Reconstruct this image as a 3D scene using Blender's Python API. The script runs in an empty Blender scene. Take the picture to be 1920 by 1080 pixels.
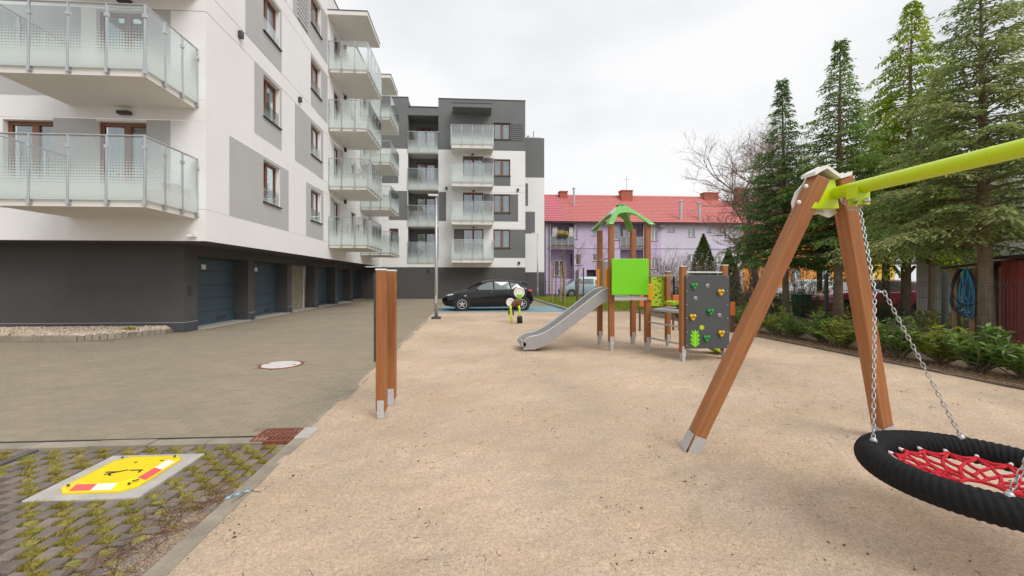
import bpy, math, random
import numpy as np
from mathutils import Vector, Matrix
random.seed(7); np.random.seed(7)
R = math.radians
scene = bpy.context.scene
col = bpy.data.collections.new('Playground'); scene.collection.children.link(col)

# ------------------------------------------------------------------ camera
FPX, CX, CY, CAMH = 760.0, 928.0, 524.0, 1.5
YAW = math.atan(48.0 / 760.0)
cs, sn = math.cos(YAW), math.sin(YAW)
cam_d = bpy.data.cameras.new('camera'); cam = bpy.data.objects.new('camera', cam_d)
col.objects.link(cam); scene.camera = cam
cam.location = (0, 0, CAMH); cam.rotation_euler = (R(90), 0, -YAW)
cam_d.sensor_width = 36; cam_d.lens = FPX / 1920 * 36
cam_d.shift_x = (960 - CX) / 1920; cam_d.shift_y = -(540 - CY) / 1920
cam_d.clip_start = 0.05; cam_d.clip_end = 900

# ------------------------------------------------------------------ world, sun, exposure
SUN_AZ, SUN_EL = R(142), R(46)          # compass from +Y towards +X
world = bpy.data.worlds.new('World'); scene.world = world; world.use_nodes = True
nt = world.node_tree; nt.nodes.clear()
def wn(t): return nt.nodes.new(t)
out = wn('ShaderNodeOutputWorld'); bg = wn('ShaderNodeBackground'); bg2 = wn('ShaderNodeBackground'); mx = wn('ShaderNodeMixShader')
sky = wn('ShaderNodeTexSky'); sky.sky_type = 'NISHITA'; sky.sun_disc = False
sky.sun_elevation = SUN_EL; sky.sun_rotation = SUN_AZ; sky.dust_density = 3.0
bg.inputs['Strength'].default_value = 0.1
tc = wn('ShaderNodeTexCoord'); mp = wn('ShaderNodeMapping'); mp.inputs['Scale'].default_value = (1.0, 1.0, 2.2)
nz = wn('ShaderNodeTexNoise'); nz.inputs['Scale'].default_value = 1.7; nz.inputs['Detail'].default_value = 7; nz.inputs['Roughness'].default_value = 0.5
cr = wn('ShaderNodeValToRGB'); cr.color_ramp.elements[0].position = 0.36; cr.color_ramp.elements[1].position = 0.62
cr.color_ramp.elements[0].color = (0.77, 0.79, 0.825, 1); cr.color_ramp.elements[1].color = (1.0, 0.995, 0.99, 1)
nt.links.new(tc.outputs['Generated'], mp.inputs['Vector']); nt.links.new(mp.outputs['Vector'], nz.inputs['Vector'])
nt.links.new(nz.outputs['Fac'], cr.inputs['Fac']); nt.links.new(cr.outputs['Color'], bg2.inputs['Color'])
bg2.inputs['Strength'].default_value = 0.66
nt.links.new(sky.outputs['Color'], bg.inputs['Color'])
mx.inputs['Fac'].default_value = 0.92
nt.links.new(bg.outputs[0], mx.inputs[1]); nt.links.new(bg2.outputs[0], mx.inputs[2]); nt.links.new(mx.outputs[0], out.inputs['Surface'])
sun_d = bpy.data.lights.new('sun', 'SUN'); sun_d.energy = 1.25; sun_d.angle = R(36); sun_d.color = (1.0, 0.975, 0.945)
sun = bpy.data.objects.new('sun', sun_d); col.objects.link(sun)
sdir = Vector((math.sin(SUN_AZ) * math.cos(SUN_EL), math.cos(SUN_AZ) * math.cos(SUN_EL), math.sin(SUN_EL)))
sun.rotation_euler = sdir.to_track_quat('Z', 'Y').to_euler(); sun.location = sdir * 60
vs = scene.view_settings; vs.view_transform = 'Standard'; vs.look = 'None'; vs.gamma = 1.0; vs.exposure = 0.66; vs.use_curve_mapping = False
scene.render.engine = 'CYCLES'
scene.cycles.max_bounces = 8; scene.cycles.transparent_max_bounces = 24

# ------------------------------------------------------------------ pixel helpers (a pixel plus the plane the thing touches)
def G(px, py, z=0.0):
    zc = FPX * (CAMH - z) / (py - CY); xc = (px - CX) / FPX * zc
    return Vector((xc * cs + zc * sn, -xc * sn + zc * cs, z))
def onY(px, py, Y):
    k = (px - CX) / FPX; zc = Y / (cs - k * sn); xc = k * zc
    return Vector((xc * cs + zc * sn, Y, CAMH - (py - CY) / FPX * zc))
def onX(px, py, X):
    k = (px - CX) / FPX; zc = X / (k * cs + sn); xc = k * zc
    return Vector((X, -xc * sn + zc * cs, CAMH - (py - CY) / FPX * zc))

# ------------------------------------------------------------------ materials
MATS = {}
def mat(name, c, rough=0.6, var=0.12, scale=6.0, bump=0.0, bscale=80.0, metal=0.0, spec=0.5, coat=0.0, coords='pos', stretch=(1, 1, 1),
        c2=None, fine=0.0, fscale=200.0, rnd=0.0, translucent=0.0, island=0.0, detail=5, sheen=0.0, emit=None):
    m = bpy.data.materials.new(name); m.use_nodes = True; MATS[name] = m
    t = m.node_tree; N = t.nodes; L = t.links; b = N['Principled BSDF']
    b.inputs['Roughness'].default_value = rough; b.inputs['Metallic'].default_value = metal
    b.inputs['Specular IOR Level'].default_value = spec; b.inputs['Coat Weight'].default_value = coat; b.inputs['Coat Roughness'].default_value = 0.06
    if coords == 'pos':
        v = N.new('ShaderNodeNewGeometry').outputs['Position']
    elif coords == 'uv': v = N.new('ShaderNodeTexCoord').outputs['UV']
    else: v = N.new('ShaderNodeTexCoord').outputs['Object']
    mpn = N.new('ShaderNodeMapping'); mpn.inputs['Scale'].default_value = stretch; L.new(v, mpn.inputs['Vector']); v = mpn.outputs['Vector']
    n1 = N.new('ShaderNodeTexNoise'); n1.inputs['Scale'].default_value = scale; n1.inputs['Detail'].default_value = detail; n1.inputs['Roughness'].default_value = 0.62
    L.new(v, n1.inputs['Vector'])
    rmp = N.new('ShaderNodeValToRGB'); e = rmp.color_ramp.elements
    e[0].position = 0.3; e[1].position = 0.7
    a = c2 if c2 else tuple(x * (1 - var) for x in c)
    bb = c if c2 else tuple(min(1, x * (1 + var)) for x in c)
    e[0].color = (*a, 1); e[1].color = (*bb, 1)
    L.new(n1.outputs['Fac'], rmp.inputs['Fac']); colo = rmp.outputs['Color']
    def mul(colo, fac_out, lo, hi):
        mr = N.new('ShaderNodeMapRange'); mr.inputs['To Min'].default_value = lo; mr.inputs['To Max'].default_value = hi
        L.new(fac_out, mr.inputs['Value'])
        vm = N.new('ShaderNodeVectorMath'); vm.operation = 'SCALE'; L.new(colo, vm.inputs[0]); L.new(mr.outputs[0], vm.inputs['Scale'])
        return vm.outputs['Vector']
    if fine:
        n2 = N.new('ShaderNodeTexNoise'); n2.inputs['Scale'].default_value = fscale; n2.inputs['Detail'].default_value = 3
        L.new(v, n2.inputs['Vector']); mr = mul(colo, n2.outputs['Fac'], 1 - 2 * fine, 1 + 2 * fine); colo = mr
    if rnd:
        oi = N.new('ShaderNodeObjectInfo'); colo = mul(colo, oi.outputs['Random'], 1 - rnd, 1 + rnd)
    if island:
        gi = N.new('ShaderNodeNewGeometry'); colo = mul(colo, gi.outputs['Random Per Island'], 1 - island, 1 + island)
    L.new(colo, b.inputs['Base Color'])
    if bump:
        n3 = N.new('ShaderNodeTexNoise'); n3.inputs['Scale'].default_value = bscale; n3.inputs['Detail'].default_value = 4
        L.new(v, n3.inputs['Vector']); bp = N.new('ShaderNodeBump'); bp.inputs['Strength'].default_value = min(1, bump); bp.inputs['Distance'].default_value = 0.01
        L.new(n3.outputs['Fac'], bp.inputs['Height']); L.new(bp.outputs['Normal'], b.inputs['Normal'])
    if translucent:
        tr = N.new('ShaderNodeBsdfTranslucent'); L.new(colo, tr.inputs['Color']); mix = N.new('ShaderNodeMixShader'); mix.inputs['Fac'].default_value = translucent
        o = N['Material Output']; L.new(b.outputs[0], mix.inputs[1]); L.new(tr.outputs[0], mix.inputs[2]); L.new(mix.outputs[0], o.inputs['Surface'])
    return m

mat('render_white', (0.83, 0.818, 0.808), 0.85, 0.03, 0.7, bump=0.25, bscale=160)
mat('soffit_white', (0.74, 0.71, 0.67), 0.85, 0.04, 0.9, bump=0.2, bscale=120)
mat('render_grey', (0.47, 0.465, 0.46), 0.85, 0.04, 0.8, bump=0.25, bscale=160)
mat('render_slate', (0.165, 0.170, 0.170), 0.85, 0.06, 0.8, bump=0.2, bscale=160)
mat('render_dark', (0.088, 0.084, 0.081), 0.85, 0.10, 0.6, bump=0.25, bscale=140, fine=0.05, fscale=30)
mat('plinth', (0.068, 0.068, 0.082), 0.8, 0.15, 3, bump=0.3, bscale=90)
mat('door_blue', (0.055, 0.092, 0.116), 0.5, 0.05, 2, bump=0.1, bscale=300)
mat('brown_frame', (0.19, 0.068, 0.030), 0.45, 0.15, 4, stretch=(6, 6, 1))
mat('steel', (0.52, 0.53, 0.54), 0.35, 0.06, 20, metal=0.9)
mat('galv', (0.50, 0.51, 0.52), 0.5, 0.12, 40, metal=0.65, fine=0.06, fscale=120)
mat('dark_metal', (0.05, 0.052, 0.055), 0.5, 0.1, 20)
mat('slide_steel', (0.34, 0.33, 0.32), 0.45, 0.06, 9, metal=0.2, stretch=(1, 4, 1))
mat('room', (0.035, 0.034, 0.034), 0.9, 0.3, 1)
mat('curtain', (0.62, 0.61, 0.58), 0.9, 0.10, 6, stretch=(8, 8, .4), translucent=0.3)
mat('flower', (0.55, 0.40, 0.03), 0.7, 0.3, 40)
mat('paver', (0.330, 0.278, 0.198), 0.9, 0.13, 0.45, bump=0.6, bscale=90, rnd=0.06, fine=0.10, fscale=40, island=0.05, spec=0.25, c2=(0.265, 0.225, 0.168))
mat('grass_paver_stone', (0.200, 0.165, 0.138), 0.9, 0.25, 5, bump=0.8, bscale=90, rnd=0.18, fine=0.16, fscale=110, spec=0.3)
mat('dark_strip', (0.12, 0.115, 0.11), 0.95, 0.25, 20, bump=0.8, bscale=60, fine=0.2)
mat('joint_soil', (0.24, 0.195, 0.135), 0.95, 0.25, 20, bump=0.8, bscale=60, fine=0.2, spec=0.2)
mat('concrete', (0.31, 0.265, 0.205), 0.9, 0.25, 3, bump=0.6, bscale=80, fine=0.14, fscale=150, rnd=0.08)
mat('moss_green', (0.33, 0.31, 0.06), 0.95, 0.3, 30, bump=1.0, bscale=120, c2=(0.22, 0.19, 0.06), fine=0.2)
mat('crumb', (0.075, 0.045, 0.03), 0.9, 0.3, 30, island=0.5)
mat('kerb_dark', (0.19, 0.145, 0.105), 0.9, 0.3, 5, bump=0.6, fine=0.15)
mat('concrete_pale', (0.46, 0.43, 0.39), 0.9, 0.14, 6, bump=0.5, bscale=90, fine=0.08)
mat('gravel', (0.56, 0.46, 0.35), 0.9, 0.25, 30, island=0.35)
mat('asphalt', (0.09, 0.088, 0.085), 0.9, 0.2, 2, bump=0.4, fine=0.15)
mat('soil', (0.20, 0.145, 0.095), 0.95, 0.35, 4, bump=1.0, bscale=30, fine=0.2, fscale=60)
mat('lawn', (0.22, 0.24, 0.035), 0.95, 0.25, 3, bump=0.8, bscale=80)
mat('grass', (0.37, 0.35, 0.06), 0.8, 0.3, 9, island=0.4, translucent=0.35, c2=(0.40, 0.30, 0.09))
mat('lawn_grass', (0.26, 0.33, 0.03), 0.8, 0.25, 2, island=0.3, translucent=0.3)
mat('blue_paint', (0.16, 0.32, 0.40), 0.85, 0.3, 5, bump=0.4, fine=0.14, fscale=20, c2=(0.24, 0.36, 0.35))
mat('wood', (0.36, 0.135, 0.038), 0.55, 0.1, 1.2, coords='obj', stretch=(22, 22, 1.3), bump=0.25, bscale=3.0, c2=(0.25, 0.083, 0.022), detail=8, coat=0.12)
mat('wood_swing', (0.43, 0.185, 0.068), 0.6, 0.1, 1.2, coords='obj', stretch=(24, 24, 1.2), bump=0.3, bscale=3.0, c2=(0.30, 0.110, 0.036), detail=8, fine=0.05, fscale=5)
mat('stake_wood', (0.42, 0.27, 0.13), 0.8, 0.2, 3, stretch=(8, 8, 1))
mat('stake_brown', (0.15, 0.075, 0.04), 0.8, 0.2, 3, stretch=(8, 8, 1))
mat('lime', (0.55, 0.72, 0.005), 0.33, 0.03, 3, coat=0.2)
mat('green_panel', (0.17, 0.60, 0.006), 0.4, 0.03, 3)
mat('lime_panel', (0.40, 0.56, 0.01), 0.45, 0.04, 3)
mat('roof_green', (0.10, 0.40, 0.03), 0.4, 0.05, 3, spec=0.8, coat=0.9)
mat('orange', (0.75, 0.30, 0.01), 0.4, 0.04, 5)
mat('orange_red', (0.62, 0.16, 0.03), 0.5, 0.05, 5)
mat('climb_grey', (0.062, 0.068, 0.072), 0.55, 0.06, 4, bump=0.15, bscale=300)
mat('hold_green', (0.02, 0.30, 0.045), 0.4, 0.05, 20)
mat('hold_yellow', (0.72, 0.42, 0.01), 0.4, 0.05, 20)
mat('hold_dark', (0.05, 0.05, 0.05), 0.5, 0.1, 20)
mat('plastic_white', (0.78, 0.76, 0.73), 0.4, 0.04, 10)
mat('grey_cap', (0.48, 0.47, 0.47), 0.55, 0.1, 30, bump=0.2)
mat('rubber', (0.014, 0.014, 0.015), 0.8, 0.2, 30, bump=0.4, bscale=300)
mat('rope_black', (0.011, 0.011, 0.012), 0.8, 0.25, 40, bump=0.5, bscale=260, spec=0.3)
mat('rope_red', (0.62, 0.012, 0.028), 0.75, 0.12, 30, bump=0.6, bscale=300)
mat('cover_yellow', (0.85, 0.66, 0.004), 0.4, 0.03, 6)
mat('sticker_red', (0.72, 0.10, 0.10), 0.35, 0.05, 20)
mat('sticker_white', (0.80, 0.76, 0.66), 0.35, 0.05, 20)
mat('black_mark', (0.02, 0.02, 0.02), 0.6, 0.1, 20)
mat('rust', (0.22, 0.070, 0.040), 0.9, 0.3, 25, bump=0.7, bscale=120, fine=0.15)
mat('hole_dark', (0.012, 0.011, 0.010), 1.0, 0.1, 5)
mat('manhole_grey', (0.62, 0.58, 0.54), 0.8, 0.12, 9, bump=0.5, bscale=90)
mat('blue_plastic', (0.30, 0.48, 0.58), 0.3, 0.1, 20)
mat('twig', (0.16, 0.085, 0.05), 0.9, 0.3, 30, island=0.5)
mat('bark', (0.22, 0.165, 0.11), 0.95, 0.3, 6, bump=1.0, bscale=25, stretch=(3, 3, .8), fine=0.2, fscale=20)
mat('bark_grey', (0.16, 0.12, 0.10), 0.95, 0.3, 6, bump=0.8, bscale=25, stretch=(3, 3, .8))
mat('twig_bare', (0.22, 0.145, 0.11), 0.95, 0.2, 6, island=0.3)
mat('needles_dark', (0.155, 0.255, 0.085), 0.7, 0.3, 1.6, island=0.5, translucent=0.5, spec=0.3)
mat('needles_mid', (0.195, 0.305, 0.075), 0.7, 0.3, 1.6, island=0.5, translucent=0.5, spec=0.3)
mat('needles_bright', (0.420, 0.480, 0.035), 0.7, 0.3, 1.1, island=0.45, translucent=0.55, spec=0.3, c2=(0.220, 0.360, 0.035))
mat('needles_grey', (0.430, 0.420, 0.170), 0.7, 0.3, 1.1, island=0.5, translucent=0.5, spec=0.3, c2=(0.215, 0.350, 0.120))
mat('thuja', (0.095, 0.150, 0.018), 0.7, 0.3, 4, island=0.5, translucent=0.25, spec=0.3)
mat('laurel', (0.195, 0.325, 0.052), 0.38, 0.3, 3, island=0.5, translucent=0.3, c2=(0.100, 0.195, 0.040), rnd=0.25)
mat('laurel_yellow', (0.42, 0.46, 0.05), 0.42, 0.3, 3, island=0.5, translucent=0.3, c2=(0.18, 0.28, 0.04), rnd=0.2)
mat('hedge_leaf', (0.085, 0.155, 0.04), 0.6, 0.3, 3, island=0.5, translucent=0.3)
mat('dry_leaf', (0.24, 0.145, 0.075), 0.8, 0.3, 20, island=0.4)
mat('lilac', (0.58, 0.47, 0.64), 0.9, 0.06, 0.7, bump=0.2)
mat('lilac_pale', (0.64, 0.59, 0.68), 0.9, 0.05, 0.7, bump=0.2)
mat('orange_wall', (0.78, 0.33, 0.07), 0.9, 0.06, 0.7)
mat('yellow_wall', (0.80, 0.50, 0.07), 0.9, 0.06, 0.7)
mat('house_white', (0.87, 0.85, 0.82), 0.9, 0.03, 0.7, bump=0.2)
mat('house_grey', (0.25, 0.25, 0.26), 0.9, 0.15, 5, bump=0.5)
mat('roof_tile', (0.60, 0.215, 0.20), 0.6, 0.10, 3, fine=0.05, fscale=9)
mat('roof_tile_new', (0.60, 0.185, 0.215), 0.5, 0.06, 3)
mat('brick_red', (0.40, 0.115, 0.075), 0.9, 0.25, 9, bump=0.4, fine=0.15, fscale=20)
mat('shed_red', (0.27, 0.055, 0.045), 0.7, 0.15, 2, stretch=(5, 5, .6), bump=0.3, bscale=20, rnd=0.25)
mat('shed_dark', (0.06, 0.035, 0.03), 0.8, 0.2, 3, stretch=(5, 5, .6), rnd=0.2)
mat('fence_wire', (0.045, 0.055, 0.055), 0.5, 0.1, 20, metal=0.3)
mat('hose_blue', (0.015, 0.25, 0.45), 0.4, 0.1, 20)
mat('hose_black', (0.02, 0.025, 0.025), 0.5, 0.1, 20)
mat('bin_green', (0.012, 0.15, 0.055), 0.5, 0.1, 10)
mat('car_black', (0.004, 0.005, 0.007), 0.18, 0.05, 2, coat=0.45, spec=0.35)
mat('car_red', (0.62, 0.012, 0.03), 0.3, 0.05, 2, coat=0.8)
mat('car_white', (0.72, 0.72, 0.71), 0.3, 0.03, 2, coat=0.6)
mat('car_blue', (0.36, 0.47, 0.54), 0.3, 0.03, 2, coat=0.6)
mat('car_glass', (0.12, 0.155, 0.15), 0.05, 0.2, 2, spec=1.0, coat=1.0)
mat('car_trim', (0.015, 0.015, 0.016), 0.6, 0.1, 20)
mat('rim', (0.66, 0.64, 0.62), 0.35, 0.05, 20, metal=0.3)
mat('light_glass', (0.55, 0.58, 0.6), 0.12, 0.1, 30, spec=0.8)
mat('light_red', (0.45, 0.012, 0.03), 0.15, 0.1, 30, spec=0.8)
mat('rider_brown', (0.16, 0.065, 0.030), 0.5, 0.1, 20)

def pane_mat():
    m = bpy.data.materials.new('window_glass'); m.use_nodes = True; MATS['window_glass'] = m
    t = m.node_tree; N = t.nodes; L = t.links; N.remove(N['Principled BSDF'])
    tr = N.new('ShaderNodeBsdfTransparent'); tr.inputs['Color'].default_value = (0.80, 0.86, 0.86, 1)
    gl = N.new('ShaderNodeBsdfGlossy'); gl.inputs['Roughness'].default_value = 0.03; gl.inputs['Color'].default_value = (0.92, 0.95, 1, 1)
    fr = N.new('ShaderNodeLayerWeight'); pw = N.new('ShaderNodeMath'); pw.operation = 'POWER'; pw.inputs[1].default_value = 4.0; L.new(fr.outputs['Facing'], pw.inputs[0])
    mr = N.new('ShaderNodeMapRange'); mr.inputs['To Min'].default_value = 0.17; mr.inputs['To Max'].default_value = 1.0
    mix = N.new('ShaderNodeMixShader'); L.new(pw.outputs[0], mr.inputs['Value']); L.new(mr.outputs[0], mix.inputs['Fac'])
    L.new(tr.outputs[0], mix.inputs[1]); L.new(gl.outputs[0], mix.inputs[2]); L.new(mix.outputs[0], N['Material Output'].inputs['Surface'])
pane_mat()
def rail_glass():
    # clear glass printed with white squares that grow into an all-over frost towards the foot
    m = bpy.data.materials.new('rail_glass'); m.use_nodes = True; MATS['rail_glass'] = m
    t = m.node_tree; N = t.nodes; L = t.links; N.remove(N['Principled BSDF'])
    def math_(op, a, b=None):
        n = N.new('ShaderNodeMath'); n.operation = op
        for i, x in enumerate((a, b)):
            if x is None: continue
            if isinstance(x, (int, float)): n.inputs[i].default_value = x
            else: L.new(x, n.inputs[i])
        return n.outputs[0]
    uv = N.new('ShaderNodeTexCoord').outputs['UV']; sp = N.new('ShaderNodeSeparateXYZ'); L.new(uv, sp.inputs[0])
    CELL = 0.062
    def tri(x): return math_('ABSOLUTE', math_('SUBTRACT', math_('FRACT', math_('DIVIDE', x, CELL)), 0.5))
    cheb = math_('MAXIMUM', tri(sp.outputs['X']), tri(sp.outputs['Y']))
    mr = N.new('ShaderNodeMapRange'); mr.inputs['From Min'].default_value = 0.24; mr.inputs['From Max'].default_value = 1.02
    mr.inputs['To Min'].default_value = 0.52; mr.inputs['To Max'].default_value = 0.0; L.new(sp.outputs['Y'], mr.inputs['Value'])
    mask = math_('LESS_THAN', cheb, mr.outputs[0])
    tr = N.new('ShaderNodeBsdfTransparent'); tr.inputs['Color'].default_value = (0.945, 0.98, 0.965, 1)
    gl = N.new('ShaderNodeBsdfGlossy'); gl.inputs['Roughness'].default_value = 0.02
    fr = N.new('ShaderNodeLayerWeight')
    clear = N.new('ShaderNodeMixShader'); fm = math_('ADD', math_('MULTIPLY', math_('POWER', fr.outputs['Facing'], 4.0), 0.85), 0.15); L.new(fm, clear.inputs['Fac']); L.new(tr.outputs[0], clear.inputs[1]); L.new(gl.outputs[0], clear.inputs[2])
    df = N.new('ShaderNodeBsdfDiffuse'); df.inputs['Color'].default_value = (0.86, 0.92, 0.89, 1)
    tl = N.new('ShaderNodeBsdfTranslucent'); tl.inputs['Color'].default_value = (0.86, 0.93, 0.90, 1)
    fro = N.new('ShaderNodeMixShader'); fro.inputs['Fac'].default_value = 0.42; L.new(df.outputs[0], fro.inputs[1]); L.new(tl.outputs[0], fro.inputs[2])
    fr2 = N.new('ShaderNodeMixShader'); fr2.inputs['Fac'].default_value = 0.14; L.new(fro.outputs[0], fr2.inputs[1]); L.new(clear.outputs[0], fr2.inputs[2])
    fin = N.new('ShaderNodeMixShader'); L.new(math_('MULTIPLY', mask, 0.72), fin.inputs['Fac']); L.new(clear.outputs[0], fin.inputs[1]); L.new(fr2.outputs[0], fin.inputs[2])
    L.new(fin.outputs[0], N['Material Output'].inputs['Surface'])
rail_glass()
def sand_mat():
    m = mat('sand', (0.605, 0.45, 0.305), 0.95, 0.1, 1.3, bump=0.0, c2=(0.56, 0.435, 0.335), fine=0.17, fscale=42, spec=0.15)
    t = m.node_tree; N = t.nodes; L = t.links; b = N['Principled BSDF']
    g = N.new('ShaderNodeNewGeometry').outputs['Position']
    src = b.inputs['Base Color'].links[0].from_socket
    vo = N.new('ShaderNodeTexVoronoi'); vo.inputs['Scale'].default_value = 240; L.new(g, vo.inputs['Vector'])
    sep = N.new('ShaderNodeSeparateColor'); L.new(vo.outputs['Color'], sep.inputs[0])
    mr = N.new('ShaderNodeMapRange'); mr.inputs['To Min'].default_value = 0.74; mr.inputs['To Max'].default_value = 1.22; L.new(sep.outputs[0], mr.inputs['Value'])
    vm = N.new('ShaderNodeVectorMath'); vm.operation = 'SCALE'; L.new(src, vm.inputs[0]); L.new(mr.outputs[0], vm.inputs['Scale'])
    # damp darker patches
    n = N.new('ShaderNodeTexNoise'); n.inputs['Scale'].default_value = 0.55; n.inputs['Detail'].default_value = 6; L.new(g, n.inputs['Vector'])
    mr2 = N.new('ShaderNodeMapRange'); mr2.inputs['From Min'].default_value = 0.35; mr2.inputs['From Max'].default_value = 0.62; mr2.inputs['To Min'].default_value = 0.84; mr2.inputs['To Max'].default_value = 1.06
    L.new(n.outputs['Fac'], mr2.inputs['Value'])
    vm2 = N.new('ShaderNodeVectorMath'); vm2.operation = 'SCALE'; L.new(vm.outputs[0], vm2.inputs[0]); L.new(mr2.outputs[0], vm2.inputs['Scale'])
    vf = N.new('ShaderNodeTexVoronoi'); vf.inputs['Scale'].default_value = 30; vf.inputs['Randomness'].default_value = 1.0; L.new(g, vf.inputs['Vector'])
    n4 = N.new('ShaderNodeTexNoise'); n4.inputs['Scale'].default_value = 2.2; n4.inputs['Detail'].default_value = 4; L.new(g, n4.inputs['Vector'])
    mr4 = N.new('ShaderNodeMapRange'); mr4.inputs['From Min'].default_value = 0.42; mr4.inputs['From Max'].default_value = 0.68; mr4.inputs['To Min'].default_value = 0.06; mr4.inputs['To Max'].default_value = 0.24; L.new(n4.outputs['Fac'], mr4.inputs['Value'])
    lt_ = N.new('ShaderNodeMath'); lt_.operation = 'LESS_THAN'; L.new(vf.outputs['Distance'], lt_.inputs[0]); L.new(mr4.outputs[0], lt_.inputs[1])
    mr5 = N.new('ShaderNodeMapRange'); mr5.inputs['To Min'].default_value = 1.0; mr5.inputs['To Max'].default_value = 0.66; L.new(lt_.outputs[0], mr5.inputs['Value'])
    vm3 = N.new('ShaderNodeVectorMath'); vm3.operation = 'SCALE'; L.new(vm2.outputs[0], vm3.inputs[0]); L.new(mr5.outputs[0], vm3.inputs['Scale'])
    L.new(vm3.outputs[0], b.inputs['Base Color'])
    n3 = N.new('ShaderNodeTexNoise'); n3.inputs['Scale'].default_value = 45; n3.inputs['Detail'].default_value = 6; n3.inputs['Roughness'].default_value = .7; L.new(g, n3.inputs['Vector'])
    bp = N.new('ShaderNodeBump'); bp.inputs['Strength'].default_value = 0.7; bp.inputs['Distance'].default_value = 0.02
    L.new(n3.outputs['Fac'], bp.inputs['Height']); L.new(bp.outputs[0], b.inputs['Normal'])
sand_mat()

# ------------------------------------------------------------------ object helpers
ORG = {}
def tag(o, label=None, cat=None, group=None, kind=None):
    if label: o['label'] = label
    if cat: o['category'] = cat
    if group: o['group'] = group
    if kind: o['kind'] = kind
    return o
def thing(name, label, cat, loc=(0, 0, 0), rotz=0.0, group=None, local=False, kind=None):
    o = bpy.data.objects.new(name, None); col.objects.link(o); o.location = loc; o.rotation_euler = (0, 0, rotz)
    o.empty_display_size = 0.1
    ORG[o] = Vector((0, 0, 0)) if local else Vector(loc)
    return tag(o, label, cat, group, kind)
def link(o, parent, loc=None):
    col.objects.link(o)
    if parent: o.parent = parent; ORG[o] = ORG[parent].copy()
    return o
def inst(name, mesh, parent, loc, rot=(0, 0, 0), scale=(1, 1, 1)):
    o = bpy.data.objects.new(name, mesh); col.objects.link(o)
    o.parent = parent; o.location = Vector(loc) - ORG[parent]; o.rotation_euler = rot; o.scale = scale
    return o
class Fr:   # a facade plane: u along it, z up, d outwards
    def __init__(s, o, u, n): s.o = Vector(o); s.u = Vector(u); s.n = Vector(n)
    def __call__(s, u, z, d=0.0): return s.o + s.u * u + s.n * d + Vector((0, 0, z))
class MB:
    def __init__(s): s.v = []; s.f = []; s.m = []; s.uv = {}
    def quad(s, *p, m=0):
        i = len(s.v); s.v += [Vector(q) for q in p]; s.f.append(tuple(range(i, i + len(p)))); s.m.append(m); return s
    def hexp(s, P, m=0):   # 8 points: bottom 4, top 4
        i = len(s.v); s.v += [Vector(q) for q in P]
        for q in ((0, 3, 2, 1), (4, 5, 6, 7), (0, 1, 5, 4), (1, 2, 6, 5), (2, 3, 7, 6), (3, 0, 4, 7)):
            s.f.append(tuple(i + k for k in q)); s.m.append(m)
        return s
    def box(s, x0, x1, y0, y1, z0, z1, m=0):
        return s.hexp([(x0, y0, z0), (x1, y0, z0), (x1, y1, z0), (x0, y1, z0), (x0, y0, z1), (x1, y0, z1), (x1, y1, z1), (x0, y1, z1)], m)
    def hexa(s, F, u0, u1, z0, z1, d0, d1, m=0):
        return s.hexp([F(u0, z0, d0), F(u1, z0, d0), F(u1, z0, d1), F(u0, z0, d1), F(u0, z1, d0), F(u1, z1, d0), F(u1, z1, d1), F(u0, z1, d1)], m)
    def beam(s, a, b, w, h, up=(0, 0, 1), m=0):
        a, b = Vector(a), Vector(b); d = (b - a).normalized(); r = d.cross(Vector(up)).normalized(); u = r.cross(d)
        r, u = r * w / 2, u * h / 2
        return s.hexp([a - r - u, a + r - u, a + r + u, a - r + u, b - r - u, b + r - u, b + r + u, b - r + u], m)
    def tube(s, pts, r, n=8, m=0, closed=False, cap=True, up=None):
        pts = [Vector(p) for p in pts]; k = len(pts); rs = r if isinstance(r, (list, tuple)) else [r] * k
        i0 = len(s.v); prev = None
        for j, p in enumerate(pts):
            if closed: d = pts[(j + 1) % k] - pts[j - 1]
            else: d = pts[min(j + 1, k - 1)] - pts[max(j - 1, 0)]
            d = d.normalized() if d.length > 1e-9 else Vector((0, 0, 1))
            if prev is None:
                a = Vector(up) if up else (Vector((0, 0, 1)) if abs(d.z) < 0.9 else Vector((1, 0, 0)))
                x = d.cross(a).normalized()
            else:
                x = (prev - d * prev.dot(d)); x = x.normalized() if x.length > 1e-6 else d.orthogonal().normalized()
            prev = x; y = d.cross(x)
            for q in range(n):
                t = 2 * math.pi * q / n; s.v.append(p + (x * math.cos(t) + y * math.sin(t)) * rs[j])
        for j in range(k if closed else k - 1):
            a, b = i0 + j * n, i0 + ((j + 1) % k) * n
            for q in range(n):
                s.f.append((a + q, a + (q + 1) % n, b + (q + 1) % n, b + q)); s.m.append(m)
        if cap and not closed:
            s.f.append(tuple(i0 + q for q in range(n))[::-1]); s.m.append(m)
            s.f.append(tuple(i0 + (k - 1) * n + q for q in range(n))); s.m.append(m)
        return s
    def cyl(s, a, b, r, n=16, r2=None, m=0): return s.tube([a, b], [r, r if r2 is None else r2], n, m)
    def lathe(s, c, prof, n=20, axis='z', m=0):   # prof: (r, h) list along the axis
        c = Vector(c); i0 = len(s.v)
        for (r, h) in prof:
            for q in range(n):
                t = 2 * math.pi * q / n; a, b = r * math.cos(t), r * math.sin(t)
                s.v.append(c + (Vector((a, b, h)) if axis == 'z' else Vector((a, h, b)) if axis == 'y' else Vector((h, a, b))))
        for j in range(len(prof) - 1):
            for q in range(n):
                a, b = i0 + j * n, i0 + (j + 1) * n
                s.f.append((a + q, a + (q + 1) % n, b + (q + 1) % n, b + q)); s.m.append(m)
        s.f.append(tuple(i0 + q for q in range(n))[::-1]); s.m.append(m)
        s.f.append(tuple(i0 + (len(prof) - 1) * n + q for q in range(n))); s.m.append(m)
        return s
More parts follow.
